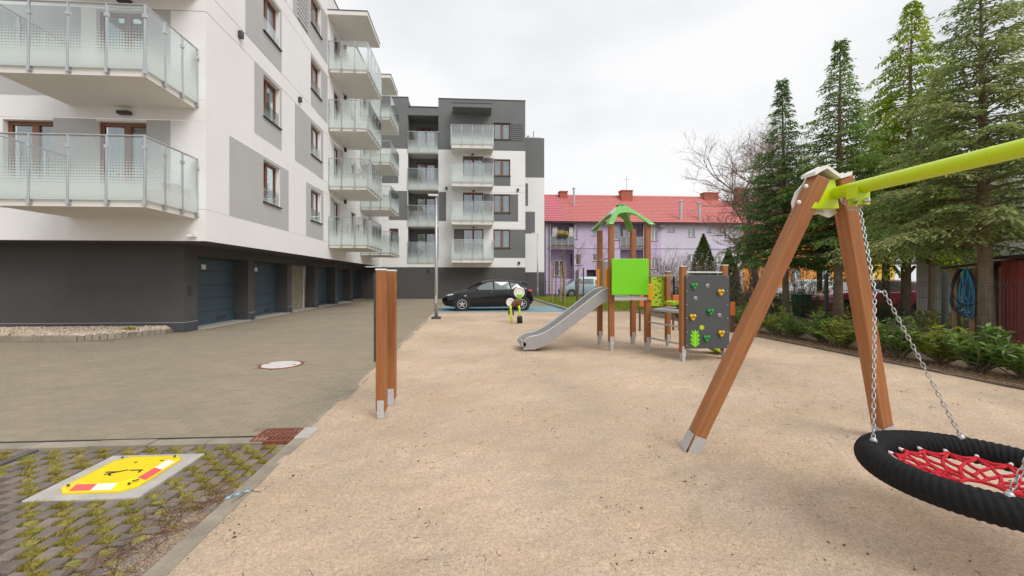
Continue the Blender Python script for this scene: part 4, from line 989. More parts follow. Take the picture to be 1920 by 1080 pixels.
# chains: every link is a piece of its own
lm = MB(); pts = []
for k in range(14):
    t = 2 * math.pi * k / 14; c_, s_2 = math.cos(t), math.sin(t); pts.append(Vector((.0085 * c_, 0, .0105 * (1 if s_2 > 0 else -1) * (abs(s_2) > .05) + .0085 * s_2)))
lm.tube(pts, .0030, 6, closed=True, up=(0, 1, 0)); link_me = lm.mesh('chain_link', 'steel', smooth=True)
def chain(name, pts, sag=0.0):
    P = [Vector(p) for p in pts]; path = []
    for a, b_ in zip(P, P[1:]):
        for k in range(20): t = k / 20; path.append(a.lerp(b_, t) - Vector((0, 0, sag * 4 * t * (1 - t))))
    path.append(P[-1])
    cpart = MB().ball(P[-1], .012, 8).ball(P[0], .012, 8).build(name, 'steel', bs, smooth=True)
    pitch = .0315; acc = 0.0; prev = path[0]; q = 0; d_last = None
    out_ = []; seglen = sum((b_ - a).length for a, b_ in zip(path, path[1:])); n = max(1, int(seglen / pitch))
    cum = [0]
    for a, b_ in zip(path, path[1:]): cum.append(cum[-1] + (b_ - a).length)
    for k in range(n):
        s = (k + .5) * seglen / n; i = max(0, next((j for j in range(1, len(cum)) if cum[j] >= s), len(cum) - 1) - 1)
        t = (s - cum[i]) / max(1e-9, cum[i + 1] - cum[i]); p = path[i].lerp(path[i + 1], t); d = (path[i + 1] - path[i]).normalized()
        x = d.cross(Vector((.3, .9, .1))).normalized(); y = d.cross(x); ang = (math.pi / 2 if k % 2 else 0) + .35; xx = x * math.cos(ang) + y * math.sin(ang); yy = d.cross(xx)
        o = bpy.data.objects.new('chain_link', link_me); col.objects.link(o); o.parent = cpart
        Mx = Matrix((xx, yy, d)).transposed().to_4x4(); Mx.translation = p - ORG[cpart]; o.matrix_local = Mx
AT = {'fl': Vector((2.50, 2.36, .505)), 'fr': Vector((3.10, 2.37, .505)), 'nl': Vector((2.49, 1.72, .505)), 'nr': Vector((3.10, 1.72, .505))}
h1 = Vector((bx_at(HY1), HY1, BZ - .135)); s1 = onY(1640, 545, 2.62); s1b = onY(1658, 548, 2.62)
chain('chain', [h1, s1]); chain('chain', [s1, AT['fl']]); chain('chain', [s1, s1b, AT['fr']])
h2 = Vector((bx_at(HY2), HY2, BZ - .135)); s2 = Vector((s1.x, 1.60, s1.z))
chain('chain', [h2, s2]); chain('chain', [s2, AT['nl']]); chain('chain', [s2, AT['nr']])
chain('safety_chain', [onY(1578, 374, 2.97), h1 + Vector((.0, 0, -.03))], .035)
for k, p in AT.items():
    a = math.atan2(p.y - RC.y, p.x - RC.x); MB().ball(p - Vector((0, 0, .008)), .020, 10, (1, 1, 1.3)).build('shackle', 'galv', bs, smooth=True)
# ---------- play tower
PT = {'fl': (2.965, 8.32), 'fr': (3.69, 8.20), 'bl': (3.01, 9.2), 'br': (3.72, 9.02)}
pt = thing('play_tower', 'timber play tower with green roof, steel slide and climbing wall', 'play tower', (3.3, 8.7, 0))
for k, (x, y) in PT.items():
    leg_obj('post', (x, y, .20), (x, y, 2.63), .108, 'wood', pt); post_shoe(pt, x, y, .22, .108)
cxr, cyr = 3.30, 8.66; hw_, hd_ = .50, .60; za, zl = 3.17, 2.63
nr = 16; V = []; Fr_ = []
def ray_t(r_):   # how far down its ray from the apex the shell runs before the arch opening cuts it
    t = 0.0
    while t < 1.0:
        lat = abs(r_) * t / .62
        if lat < 1 and t > 1 - .52 * math.sqrt(1 - lat * lat): return t
        t += .004
    return 1.0
NA = 25
for sd in range(4):
    c_, s_2 = ((0, -1), (1, 0), (0, 1), (-1, 0))[sd]
    for i in range(NA):
        r_ = -1 + 2 * i / (NA - 1); tm = ray_t(r_)
        for j in range(nr + 1):
            t = .12 + (tm - .12) * j / nr; u_, v_ = r_ * t, t
            x = c_ * v_ - s_2 * u_; y = s_2 * v_ + c_ * u_
            V.append((cxr + x * hw_, cyr + y * hd_, za - (za - zl) * t ** 1.08))
    b0 = sd * NA * (nr + 1)
    for i in range(NA - 1):
        for j in range(nr): a = b0 + i * (nr + 1) + j; Fr_.append((a, a + 1, a + nr + 2, a + nr + 1))
rf_ = raw_obj('roof', np.array(V), np.array(Fr_), 'roof_green', 4, pt); rf_.data.polygons.foreach_set('use_smooth', [True] * len(Fr_)); rf_.data.set_sharp_from_angle(angle=R(25))
so = rf_.modifiers.new('solid', 'SOLIDIFY'); so.thickness = .022
MB().lathe((cxr, cyr, za - .075), [(.10, 0), (.095, .03), (.03, .04)], 16).build('roof_cap', 'hold_green', pt, smooth=True)
DZ = 1.13
dk = MB()
for k in range(6):
    y = 8.20 + k * .155; MB().box(3.02, 3.64, y, y + .148, DZ - .035, DZ).build('deck_board', 'galv', pt)
MB().box(2.98, 3.67, 8.145, 8.185, DZ - .055, DZ + .005).build('deck_edge', 'grey_cap', pt); MB().box(2.98, 3.70, 9.16, 9.19, DZ - .055, DZ + .005).build('deck_edge', 'grey_cap', pt)
pL, pR = onY(1146.5, 485, 8.12), onY(1216, 553, 8.12)
MB().box(pL.x, pR.x, 8.10, 8.122, pR.z, pL.z).build('green_panel', 'green_panel', pt, bevel=.012)
for sx in (pL.x + .02, pR.x - .02):
    for k in range(3): MB().ball((sx, 8.10, pR.z + .08 + k * .3), .010, 8).build('screw', 'steel', pt)
MB().box(3.08, 3.66, 9.22, 9.24, DZ + .05, DZ + .78).build('back_panel', 'slide_steel', pt)
MB().cyl((2.99, 9.14, 1.94), (2.97, 8.38, 1.96), .02, 10).build('grab_bar', 'galv', pt)
for (x, y) in ((2.945, 9.12), (2.90, 8.42)):
    MB().box(x - .03, x + .025, y - .04, y + .04, DZ + .02, DZ + .60).build('hand_guard', 'orange', pt, bevel=.02)
# slide: profile in x-z, swept across y
prof = [(2.98, 1.16), (2.80, 1.10), (2.60, .965), (2.2, .66), (1.85, .40), (1.62, .25), (1.45, .175), (1.30, .145), (1.12, .135)]
def smoothp(p, n=5):
    r = []
    for i in range(len(p) - 1):
        p0, p1, p2, p3 = p[max(0, i - 1)], p[i], p[i + 1], p[min(len(p) - 1, i + 2)]
        for k in range(n):
            t = k / n; r.append(tuple(.5 * (2 * p1[q] + (p2[q] - p0[q]) * t + (2 * p0[q] - 5 * p1[q] + 4 * p2[q] - p3[q]) * t * t + (3 * p1[q] - p0[q] - 3 * p2[q] + p3[q]) * t ** 3) for q in (0, 1)))
    return r + [p[-1]]
pf = smoothp(prof); SY = (8.38, 8.92)
b = MB()
for (x0, z0), (x1, z1) in zip(pf, pf[1:]): b.hexp([(x0, SY[0], z0 - .02), (x1, SY[0], z1 - .02), (x1, SY[1], z1 - .02), (x0, SY[1], z0 - .02), (x0, SY[0], z0), (x1, SY[0], z1), (x1, SY[1], z1), (x0, SY[1], z0)])
b.build('slide_bed', 'slide_steel', pt)
def side(y, nm):
    b = MB(); n = len(pf)
    top = [(x, z + (.17 if i < n - 6 else .17 - .11 * ((i - n + 6) / 5) ** 2)) for i, (x, z) in enumerate(pf)]; bot = [(x, max(.03, z - .10)) for x, z in pf]
    for i in range(n - 1):
        b.hexp([(bot[i][0], y, bot[i][1]), (bot[i + 1][0], y, bot[i + 1][1]), (bot[i + 1][0], y + .03, bot[i + 1][1]), (bot[i][0], y + .03, bot[i][1]), (top[i][0], y, top[i][1]), (top[i + 1][0], y, top[i + 1][1]), (top[i + 1][0], y + .03, top[i + 1][1]), (top[i][0], y + .03, top[i][1])])
    b.build('slide_side', 'slide_steel', pt)
    MB().tube([(x, y + .015, z) for x, z in top], .019, 8).build('slide_rim', 'galv', pt, smooth=True)
side(SY[0] - .03, 'a'); side(SY[1], 'b')
MB().cyl((1.12, SY[0] - .03, .15), (1.12, SY[1] + .03, .15), .055, 14).build('slide_lip', 'slide_steel', pt, smooth=True, auto=True); MB().box(1.3, 1.4, 8.5, 8.8, -.1, .12).build('slide_foot', 'galv', pt)
# climbing wall and lower platform
CWY = 7.22
cl, crr = onY(1280, 678, CWY), onY(1364, 678, CWY)
for x, y, zt_ in ((cl.x, CWY, 1.735), (crr.x, CWY + .10, 1.76), (4.42, 8.79, 1.67)):
    leg_obj('post', (x, y, .16), (x, y, zt_), .10, 'wood', pt); MB().box(x - .053, x + .053, y - .053, y + .053, zt_ + .001, zt_ + .016).build('post_cap', 'plastic_white', pt); post_shoe(pt, x, y, .19, .10)
w0, w1 = onY(1285, 516, CWY - .07), onY(1367, 653, CWY - .07)
yw = CWY - .085
MB().box(w0.x, w1.x, yw, yw + .02, w1.z, w0.z).build('climbing_panel', 'climb_grey', pt, bevel=.03, seg=3)
for side_px in (1288, 1364):
    for k in range(6):
        p = onY(side_px, 520 + k * 25.6, yw); MB().ball((p.x, yw - .001, p.z), .011, 8).build('screw', 'steel', pt)
def hold(px, py, m):
    p = onY(px, py, yw); o = MB()
    for a in (90, 210, 330):
        c_ = Vector((p.x + .034 * math.cos(R(a + 180)), yw - .022, p.z + .034 * math.sin(R(a + 180)))); o.ball(c_, .034, 12, (1, .75, 1))
    o.ball((p.x, yw - .016, p.z), .030, 10, (1, .7, 1)); h = o.build('climbing_hold', m, pt, smooth=True)
    MB().lathe((p.x, yw - .052, p.z), [(.013, 0), (.013, .02)], 10, 'y').build('hold_bolt', 'hold_dark', h)
for px, py, m in ((1301, 536, 'hold_green'), (1350.5, 547.5, 'hold_yellow'), (1331, 584, 'hold_green'), (1298, 594, 'hold_yellow'), (1324, 633.5, 'hold_green'), (1351.5, 624.5, 'hold_yellow')): hold(px, py, m)
for px, py in ((1326.5, 535.5), (1304, 559), (1349, 591)):
    p = onY(px, py, yw); MB().lathe((p.x, yw - .012, p.z), [(.03, 0), (.034, .006), (.034, .013)], 14, 'y').lathe((p.x + .003, yw - .014, p.z + .003), [(.016, 0), (.016, .004)], 10, 'y', m=1).build('grip_hole', ['grey_cap', 'hold_dark'], pt, smooth=True)
p = onY(1315.5, 614, yw); MB().lathe((p.x, yw - .008, p.z), [(.044, 0), (.044, .009)], 18, 'y').build('berry_disc', 'lime_panel', pt)
lf_ = MB(); pc = onY(1303, 651, yw); s_m = 1 / FPX * 7.5 * 1.0
def lp(dx, dy): return Vector((pc.x + dx * s_m, yw - .006, pc.z + dy * s_m))
lf_.prism([lp(0, 0), lp(-9, 7), lp(-7, 9), lp(-3, 6), lp(-9, 14), lp(-7, 17), lp(-3, 14), lp(-9, 22), lp(-7, 25), lp(-3, 22), lp(-7, 29), lp(-5, 31), lp(-2, 28), lp(0, 33), lp(2, 28), lp(5, 31), lp(7, 29), lp(3, 22), lp(7, 25), lp(9, 22), lp(3, 14), lp(7, 17), lp(9, 14), lp(3, 6), lp(7, 9), lp(9, 7)], (0, .005, 0)); lf_.build('leaf_emblem', 'green_panel', pt)
lg = MB().beam(lp(0, 2) + Vector((0, -.002, 0)), lp(0, 30) + Vector((0, -.002, 0)), .012, .004, (0, 1, 0)); lg.build('leaf_vein', 'lime', pt)
lt_ = MB()   # faint maker's mark at the top right of the panel: small strokes
for k in range(7):
    q = onY(1341 + k * 2.4, 529, yw - .001); lt_.box(q.x, q.x + .012, yw - .0015, yw - .0005, q.z - .008, q.z + .008 + .006 * (k == 0))
lt_.build('maker_mark', 'rust', pt)
# ladder rungs, deck, lime panels behind
a0, a1 = Vector((3.70, 8.14, 0)), Vector((cl.x, CWY + .05, 0))
for z in (.30, .62, 1.57): MB().cyl((a0.x, a0.y, z), (a1.x, a1.y, z), .018, 10).build('rung', 'galv', pt)
MB().cyl((3.75, 8.96, 1.58), (4.38, 8.80, 1.58), .018, 10).build('rung', 'galv', pt)
MB().hexp([(3.74, 8.1, .86), (cl.x + .04, 7.3, .86), (4.85, 7.4, .86), (4.38, 8.72, .86), (3.74, 8.1, .90), (cl.x + .04, 7.3, .90), (4.85, 7.4, .90), (4.38, 8.72, .90)]).build('platform', 'galv', pt)
MB().cyl((cl.x + .05, CWY + .02, 1.63), (crr.x - .05, CWY + .08, 1.63), .018, 10).build('rung', 'galv', pt)
pa, pb = onY(1220, 517, 8.88), onY(1246, 574, 8.84)
MB().box(pa.x, pb.x, 8.85, 8.87, pb.z, pa.z).build('perforated_panel', 'lime_panel', pt, bevel=.006)
hd = MB()
for k in range(26):
    px, py = random.uniform(1226, 1243), random.uniform(521, 571); q = onY(px, py, 8.85); hd.lathe((q.x, 8.846, q.z), [(.016, 0), (.016, .003)], 8, 'y')
hd.build('panel_holes', 'hold_dark', pt)
q = onY(1222, 548, 8.05); MB().box(q.x - .05, q.x + .055, 8.1, 8.16, q.z - .17, q.z + .17).build('hand_guard', 'orange', pt, bevel=.025)
arc = [onY(a, b_, 8.2) for a, b_ in ((1254, 569), (1262, 566), (1271, 572), (1279, 588), (1290, 612), (1308, 640), (1326, 652), (1344, 657))]
arc = [Vector((p.x + .0, 8.2 - .35 * i / 7, max(.06, p.z - .0))) for i, p in enumerate(arc)]
b = MB()
for p, q in zip(arc, arc[1:]): b.hexp([p + Vector((0, -.2, -.03)), q + Vector((0, -.2, -.03)), q + Vector((0, .2, -.03)), p + Vector((0, .2, -.03)), p + Vector((0, -.2, .03)), q + Vector((0, -.2, .03)), q + Vector((0, .2, .03)), p + Vector((0, .2, .03))])
b.build('lime_chute', 'lime_panel', pt)
# orange play panels beyond
for k, (px0, px1, py0, py1, Y) in enumerate(((1199, 1216, 554, 575, 11.5), (1262, 1277, 553, 571, 11.5), (1370, 1379, 566, 592, 11.0))):
    a, b_ = onY(px0, py0, Y), onY(px1, py1, Y)
    o = thing('activity_board', ('orange play panel seen behind the tower deck', 'orange play panel seen left of the climbing wall', 'orange play panel seen right of the climbing wall')[k], 'play board', ((a.x + b_.x) / 2, Y, 0), group='orange play panels behind the tower')
    MB().box(a.x, b_.x, Y, Y + .03, max(.2, b_.z), a.z).build('board', 'orange_red', o, bevel=.02)
    for xx in (a.x + .03, b_.x - .03): MB().cyl((xx, Y + .05, -.05), (xx, Y + .05, a.z - .02), .03, 10).build('leg', 'stake_brown', o)
# ---------- spring rider shaped like an insect
ry = 13.8
sr = thing('spring_rider', 'insect-shaped play figure with white ring eyes and lime legs by the car', 'play figure', G(966, 604))
def rp(px, py, dy=0): return onY(px, py, ry + dy)
def ring_eye(px, py, rpx_, dy):
    c = rp(px, py, dy); r_ = rpx_ / 55.0; b = MB(); b.tube([c + Vector((r_ * math.cos(t), 0, r_ * math.sin(t))) for t in [2 * math.pi * k / 28 for k in range(28)]], .030, 8, closed=True, up=(0, 1, 0)); o = b.build('eye_ring', 'plastic_white', sr, smooth=True)
    MB().lathe(c, [(r_ * .80, -.01), (r_ * .80, .012)], 24, 'y').build('eye_disc', 'sticker_white', o)
ring_eye(973.5, 548.5, 8.8, 0); ring_eye(957, 567, 6.6, .05)
MB().prism([rp(a, b_, -.03) for a, b_ in ((968, 552), (980, 552), (978.5, 557), (976, 562), (972, 562), (969.5, 557))], (0, .06, 0)).build('muzzle', 'green_panel', sr, bevel=.01)
MB().tube([rp(974, 561), rp(969, 565), rp(963, 571), rp(960, 575)], [.07, .10, .085, .05], 10).build('body', 'rider_brown', sr, smooth=True)
MB().tube([rp(970, 566, .1), rp(973, 569, .1), rp(974, 575, .1)], [.06, .09, .05], 10).build('body', 'rider_brown', sr, smooth=True)
for pts_ in (((958, 573), (957.3, 580), (958.5, 592), (959.5, 605)), ((972.5, 573), (974, 580), (974, 588), (973, 594))):
    MB().tube([rp(a, b_, -.05) for a, b_ in pts_], .035, 8).build('leg', 'lime', sr, smooth=True)
for pts_ in (((955, 578), (954, 590)), ((961.5, 578), (962.5, 591))): MB().tube([rp(a, b_, .25) for a, b_ in pts_], .028, 8).build('leg', 'rider_brown', sr, smooth=True)
c = rp(974.5, 599.5); MB().lathe(c, [(.05, -.09), (.12, -.08), (.145, -.03), (.145, .03), (.12, .08), (.05, .09)], 18, 'x').build('foot_wheel', 'rubber', sr, smooth=True)
# ---------- lamp posts
def lamp(base, top_z, label, armpx):
    o = thing('street_lamp', label, 'street lamp', base, group='courtyard lamps'); x, y = base[0], base[1]
    MB().tube([(x, y, 0), (x, y, top_z * .45), (x, y, top_z)], [.068, .058, .042], 14).build('pole', 'galv', o, smooth=True)
    MB().box(x - .17, x + .17, y - .17, y + .17, -.02, .09).build('base_block', 'dark_metal', o, bevel=.02)
    MB().beam((x + .04, y, top_z - .02), (x - armpx, y, top_z + .03), .07, .035).build('arm', 'galv', o); MB().hexp([(x - armpx - .02, y - .1, top_z), (x - armpx + .34, y - .1, top_z - .02), (x - armpx + .34, y + .1, top_z - .02), (x - armpx - .02, y + .1, top_z), (x - armpx - .02, y - .1, top_z + .05), (x - armpx + .34, y - .1, top_z + .045), (x - armpx + .34, y + .1, top_z + .045), (x - armpx - .02, y + .1, top_z + .05)]).build('lamp_head', 'plastic_white', o)
    MB().box(x - .03, x + .03, y - .075, y - .06, .6, .9).build('access_door', 'grey_cap', o)
lb = G(818, 598); lamp((lb.x, lb.y, 0), 4.68, 'slim grey street lamp at the left corner of the sand', .28)
lb2 = onY(1008, 558, 30.6); lamp((lb2.x, 30.6, .05), onY(1008, 438, 30.6).z, 'slim grey street lamp on the lawn by the white wall', .45)
# ---------- manhole, drain, yellow cover, litter
mh = thing('manhole_cover', 'round pale concrete manhole cover in the paved drive', 'manhole cover', (-3.3, 7.35, 0))
MB().lathe((-3.3, 7.35, -.03), [(.36, 0), (.36, .034), (.345, .038), (.325, .038), (.32, .02)], 48).build('frame', 'rust', mh)
MB().lathe((-3.3, 7.35, -.03), [(.312, 0), (.312, .036), (.30, .041)], 48).build('lid', 'manhole_grey', mh)
for a in (R(170), R(-10)): MB().box(-3.3 + .25 * math.cos(a) - .03, -3.3 + .25 * math.cos(a) + .03, 7.35 + .25 * math.sin(a) - .02, 7.35 + .25 * math.sin(a) + .02, 0, .0125).build('lift_hole', 'dark_metal', mh)
dg = thing('drain_grate', 'rusty red cast iron drain grate at the kerb corner', 'drain grate', (-1.80, 4.06, 0))
x0, x1, y0, y1 = -2.03, -1.60, 3.87, 4.20
MB().box(x0, x1, y0, y1, -.08, -.05).build('pit', 'hole_dark', dg)
MB().box(x0, x1, y0, y0 + .025, -.05, .008).box(x0, x1, y1 - .025, y1, -.05, .008).box(x0, x0 + .025, y0 + .026, y1 - .026, -.05, .008).box(x1 - .025, x1, y0 + .026, y1 - .026, -.05, .008).build('frame', 'rust', dg, bevel=.003)
for k in range(9):
    x = x0 + .045 + k * .0415; MB().hexp([(x, y0 + .026, -.04), (x + .018, y0 + .026, -.04), (x + .04, y1 - .026, -.04), (x + .022, y1 - .026, -.04), (x, y0 + .026, .006), (x + .018, y0 + .026, .006), (x + .04, y1 - .026, .006), (x + .022, y1 - .026, .006)]).build('bar', 'rust', dg)
for yy in (y0 + .12, y0 + .21): MB().box(x0 + .026, x1 - .026, yy, yy + .016, -.04, .0045).build('cross_bar', 'rust', dg)
o = MB().box(-1.64, -1.50, 3.90, 4.17, -.03, .022).build('concrete_slab', 'concrete_pale', base=(-1.57, 4.03, 0), bevel=.006); tag(o, 'small pale concrete slab beside the rusty drain grate', 'slab')
yc = thing('access_cover', 'bright yellow access cover with red and white strips in a concrete surround', 'access cover', (-2.64, 3.28, 0))
X0, X1, Y0, Y1 = -3.02, -2.27, 2.93, 3.64
MB().box(X0, X1, Y0, Y1, -.04, .006).build('surround', 'concrete_pale', yc, bevel=.008)
q0, q1, r0, r1 = -2.90, -2.37, 3.00, 3.57; c_ = .075
def octo(i, z): return [(q0 + i + c_, r0 + i, z), (q1 - i - c_, r0 + i, z), (q1 - i, r0 + i + c_, z), (q1 - i, r1 - i - c_, z), (q1 - i - c_, r1 - i, z), (q0 + i + c_, r1 - i, z), (q0 + i, r1 - i - c_, z), (q0 + i, r0 + i + c_, z)]
b = MB(); R3 = [octo(0, .007), octo(0, .020), octo(.075, .046), octo(.095, .044)]
for k in range(3):
    for j in range(8): b.quad(R3[k][j], R3[k][(j + 1) % 8], R3[k + 1][(j + 1) % 8], R3[k + 1][j])
b.quad(*R3[3]); b.build('lid', 'cover_yellow', yc)
def slope_strip(a, e, side, m):   # sticker on the sloped rim
    def pt_(s, t):   # s along, t up the slope 0..1
        z = .0205 + t * .025 + .0012
        return (s, r0 + t * .075, z - .0) if side == 'f' else (q1 - t * .075, s, z)
    MB().quad(pt_(a, .12), pt_(e, .12), pt_(e, .86), pt_(a, .86)).build('reflective_strip', m, yc)
slope_strip(-2.79, -2.65, 'f', 'sticker_red'); slope_strip(-2.648, -2.51, 'f', 'sticker_white'); slope_strip(3.14, 3.30, 'r', 'sticker_red'); slope_strip(3.302, 3.44, 'r', 'sticker_white')
mk = MB()
for (a, e) in (((-2.72, 3.20), (-2.60, 3.27)), ((-2.70, 3.22), (-2.66, 3.18)), ((-2.74, 3.24), (-2.64, 3.24)), ((-2.58, 3.26), (-2.49, 3.26)), ((-2.5, 3.26), (-2.49, 3.22)), ((-2.66, 3.40), (-2.64, 3.40)), ((-2.48, 3.42), (-2.45, 3.42)), ((-2.43, 3.085), (-2.40, 3.11))):
    MB().beam((a[0], a[1], .0455), (e[0], e[1], .0455), .014, .002).build('printed_mark', 'black_mark', yc)
for (x, y) in ((-2.84, 3.06), (-2.43, 3.06), (-2.43, 3.51), (-2.84, 3.51)): MB().cyl((x, y, .036), (x, y, .0455), .009, 10).build('screw', 'dark_metal', yc)
lt = MB(); 
for k in range(5):
    a = G(420 + k * 9, 936 - k * 3.2, .03); e = G(428 + k * 9, 930 - k * 3.0, .035 + .012 * (k % 2)); f_ = G(432 + k * 9, 934 - k * 3.2, .02); lt.quad(a, e, f_)
    lt.quad(e, f_, G(440 + k * 7, 926 - k * 2, .03))
tag(lt.build('plastic_scrap', 'blue_plastic', base=G(440, 930)), 'crumpled pale blue plastic scrap on the kerb edge', 'litter')
# ================================================================== VEHICLES
def interp(x, tab):
    for (a, b_) in zip(tab, tab[1:]):
        if x <= b_[0]: t = (x - a[0]) / (b_[0] - a[0]) if b_[0] > a[0] else 0; t = max(0, t); return a[1] + (b_[1] - a[1]) * t
    return tab[-1][1]
def sm(tab, n=40):
    xs = [tab[0][0] + (tab[-1][0] - tab[0][0]) * i / n for i in range(n + 1)]; ys = [interp(x, tab) for x in xs]
    for _ in range(2): ys = [ys[0]] + [(ys[i - 1] + 2 * ys[i] + ys[i + 1]) / 4 for i in range(1, n)] + [ys[-1]]
    return list(zip(xs, ys))
def make_car(label, loc, rotz, paint, L=4.35, hw=.90, wb=(.90, 3.62), roof=None, belt=None, wr=.325, van=False, detail=True, group=None):
    o = thing('parked_car', label, 'car', loc, rotz, local=True, group=group)
    roof = roof or [(0.95, .96), (1.15, 1.00), (1.55, 1.20), (1.95, 1.40), (2.35, 1.475), (2.8, 1.48), (3.3, 1.45), (3.8, 1.39), (4.02, 1.33), (4.22, 1.05), (4.3, .98)]
    belt = belt or [(0, .60), (.1, .70), (.5, .84), (1.0, .94), (1.5, .97), (2.5, 1.0), (3.5, 1.06), (4.1, 1.06), (4.28, .95), (L, .75)]
    bot = [(0, .36), (.15, .24), (.5, .19), (L - .6, .21), (L - .15, .29), (L, .42)]
    wid = [(0, .52), (.06, .66), (.2, .78), (.5, hw - .04), (.9, hw), (L - .9, hw), (L - .3, hw - .06), (L - .08, hw - .2), (L, hw - .34)]
    B = sm(belt, 60); n = len(B); b = MB(); secs = []
    for (x, zb_) in B:
        w = interp(x, wid); z0 = interp(x, bot); h = zb_ - z0
        secs.append([(x, -w * .0, zb_ + .035), (x, -w * .55, zb_ + .03), (x, -w * .86, zb_ + .008), (x, -w * .955, zb_ - h * .06), (x, -w * .985, zb_ - h * .25), (x, -w * 1.0, z0 + h * .52), (x, -w * .985, z0 + h * .22), (x, -w * .93, z0 + .02), (x, -w * .8, z0), (x, 0, z0)])
    def skin(secs, mirror=True):
        for sg in ((1, -1) if mirror else (1,)):
            i0 = len(b.v); k = len(secs[0])
            for s in secs: b.v += [Vector((p[0], p[1] * sg, p[2])) for p in s]
            for i in range(len(secs) - 1):
                for j in range(k - 1): a = i0 + i * k + j; b.f.append((a, a + k, a + k + 1, a + 1)); b.m.append(0)
        for s in (secs[0], secs[-1]):
            i0 = len(b.v); b.v += [Vector(p) for p in s] + [Vector((p[0], -p[1], p[2])) for p in s[::-1]]; b.f.append(tuple(range(i0, len(b.v)))); b.m.append(0)
    skin(secs)
    RF = sm(roof, 48); g = []
    def gw(x): return interp(x, wid) * .90
    def beltz(x): return interp(x, belt)
    for (x, zr) in RF:
        zb_ = beltz(x) - .02; zr = max(zr, zb_ + .003); h = zr - zb_; w0 = gw(x); top = w0 - .23 * min(1, h / .42)
        g.append([(x, 0, zr + .012), (x, -top * .6, zr + .006), (x, -top * .93, zr - .02 * min(1, h / .3)), (x, -top - .012, zr - .07 * min(1, h / .3)), (x, -w0, zb_)])
    skin(g)
    body = b.build('body', paint, o, smooth=True, auto=True)
    def gy(x, z):
        zb_ = beltz(x) - .02; zr = max(interp(x, roof), zb_ + .01); h = zr - zb_; w0 = gw(x); top = w0 - .23 * min(1, h / .42) - .0; t = (z - zb_) / max(.01, zr - .07 - zb_); return w0 + (top + .012 - w0) * min(1.1, max(0, t))
    wins = [[(1.50, 1.00), (2.42, 1.015), (2.40, 1.385), (2.18, 1.36), (1.85, 1.225)], [(2.50, 1.015), (3.22, 1.045), (3.18, 1.375), (2.48, 1.39)], [(3.29, 1.05), (3.78, 1.12), (3.60, 1.30), (3.25, 1.37)]] if not van else \
           [[(1.2, 1.1), (1.9, 1.1), (1.9, 1.6), (1.5, 1.55)], [(2.0, 1.1), (2.9, 1.1), (2.9, 1.6), (2.0, 1.6)], [(3.0, 1.1), (3.75, 1.1), (3.7, 1.58), (3.0, 1.6)]]
    for sg in (-1, 1):
        for wv in wins:
            q = MB(); cxx = sum(p[0] for p in wv) / len(wv); czz = sum(p[1] for p in wv) / len(wv); ctr = Vector((cxx, sg * (gy(cxx, czz) + .008), czz)); N_ = len(wv)
            for k in range(N_):
                p0, p1 = wv[k], wv[(k + 1) % N_]; q.quad(ctr, (p0[0], sg * (gy(*p0) + .008), p0[1]), (p1[0], sg * (gy(*p1) + .008), p1[1]))
            q.build('side_window', 'car_glass', o)
        for xw in (2.46, 3.26) if not van else (1.95, 2.95): MB().tube([(xw, sg * (interp(xw, wid) * .992), .93), (xw + .02, sg * (interp(xw, wid) * 1.003), .55), (xw + .02, sg * (interp(xw, wid) * .99), .32)], .004, 4).build('door_gap', 'car_trim', o)
        for xh in (2.25, 3.05): MB().tube([(xh - .09, sg * (interp(xh, wid) * .985 + .02), .86), (xh, sg * (interp(xh, wid) * .985 + .03), .865), (xh + .09, sg * (interp(xh, wid) * .985 + .02), .87)], .014, 6).build('door_handle', paint, o)
        MB().ball((1.62, sg * (hw + .05), 1.02), .085, 10, (.8, 1.1, .75)).build('wing_mirror', paint if paint != 'car_black' else 'car_trim', o, smooth=True)
        MB().beam((.9, sg * (hw - .10), .22), (3.4, sg * (hw - .10), .24), .05, .09).build('sill', 'car_trim', o)
        MB().tube([(.16, sg * .62, .70), (.30, sg * .74, .745), (.52, sg * .835, .80)], [.03, .055, .02], 8).build('headlight', 'light_glass', o, smooth=True)
        MB().ball((.17, sg * .66, .42), .055, 10, (.6, 1, .7)).build('fog_light', 'light_glass', o, smooth=True)
        MB().tube([(L - .32, sg * (hw - .08), .97), (L - .12, sg * (hw - .2), .93), (L - .06, sg * (hw - .32), .92)], [.04, .075, .05], 8).build('tail_light', 'light_red', o, smooth=True)
        MB().beam((1.02, sg * (hw + .001), .72), (1.14, sg * (hw + .001), .735), .012, .035).build('side_repeater', 'light_glass', o)
        for xw in wb:
            MB().lathe((xw, sg * (hw - .06), wr), [(wr + .055, 0), (wr + .055, .066 * sg)], 32, 'y').build('wheel_arch', 'car_trim', o)
            y0_ = sg * (hw - .20); tp = [(wr * .62, 0), (wr * .95, .0), (wr, .03 * sg), (wr, .17 * sg), (wr * .95, .205 * sg), (wr * .72, .21 * sg), (wr * .66, .19 * sg), (wr * .66, .10 * sg)]
            w_ = MB().lathe((xw, y0_ + .01 * sg, wr), tp, 32, 'y').build('wheel', 'rubber', o, smooth=True, auto=True)
            rim = MB(); yc_ = y0_ + .20 * sg
            rim.tube([(xw + wr * .645 * math.cos(t), yc_, wr + wr * .645 * math.sin(t)) for t in [2 * math.pi * k / 32 for k in range(32)]], .016, 6, closed=True, up=(0, 1, 0))
            for k in range(5):
                for dt in (-.16, .16):
                    t = 2 * math.pi * k / 5 + .3; rim.beam((xw + .04 * math.cos(t), yc_, wr + .04 * math.sin(t)), (xw + wr * .64 * math.cos(t + dt), yc_ - .012 * sg, wr + wr * .64 * math.sin(t + dt)), .026, .026, (0, 1, 0))
            rim.lathe((xw, yc_ - .02, wr), [(.05, 0), (.05, .04)], 12, 'y'); rim.build('rim', 'rim', w_, smooth=False)
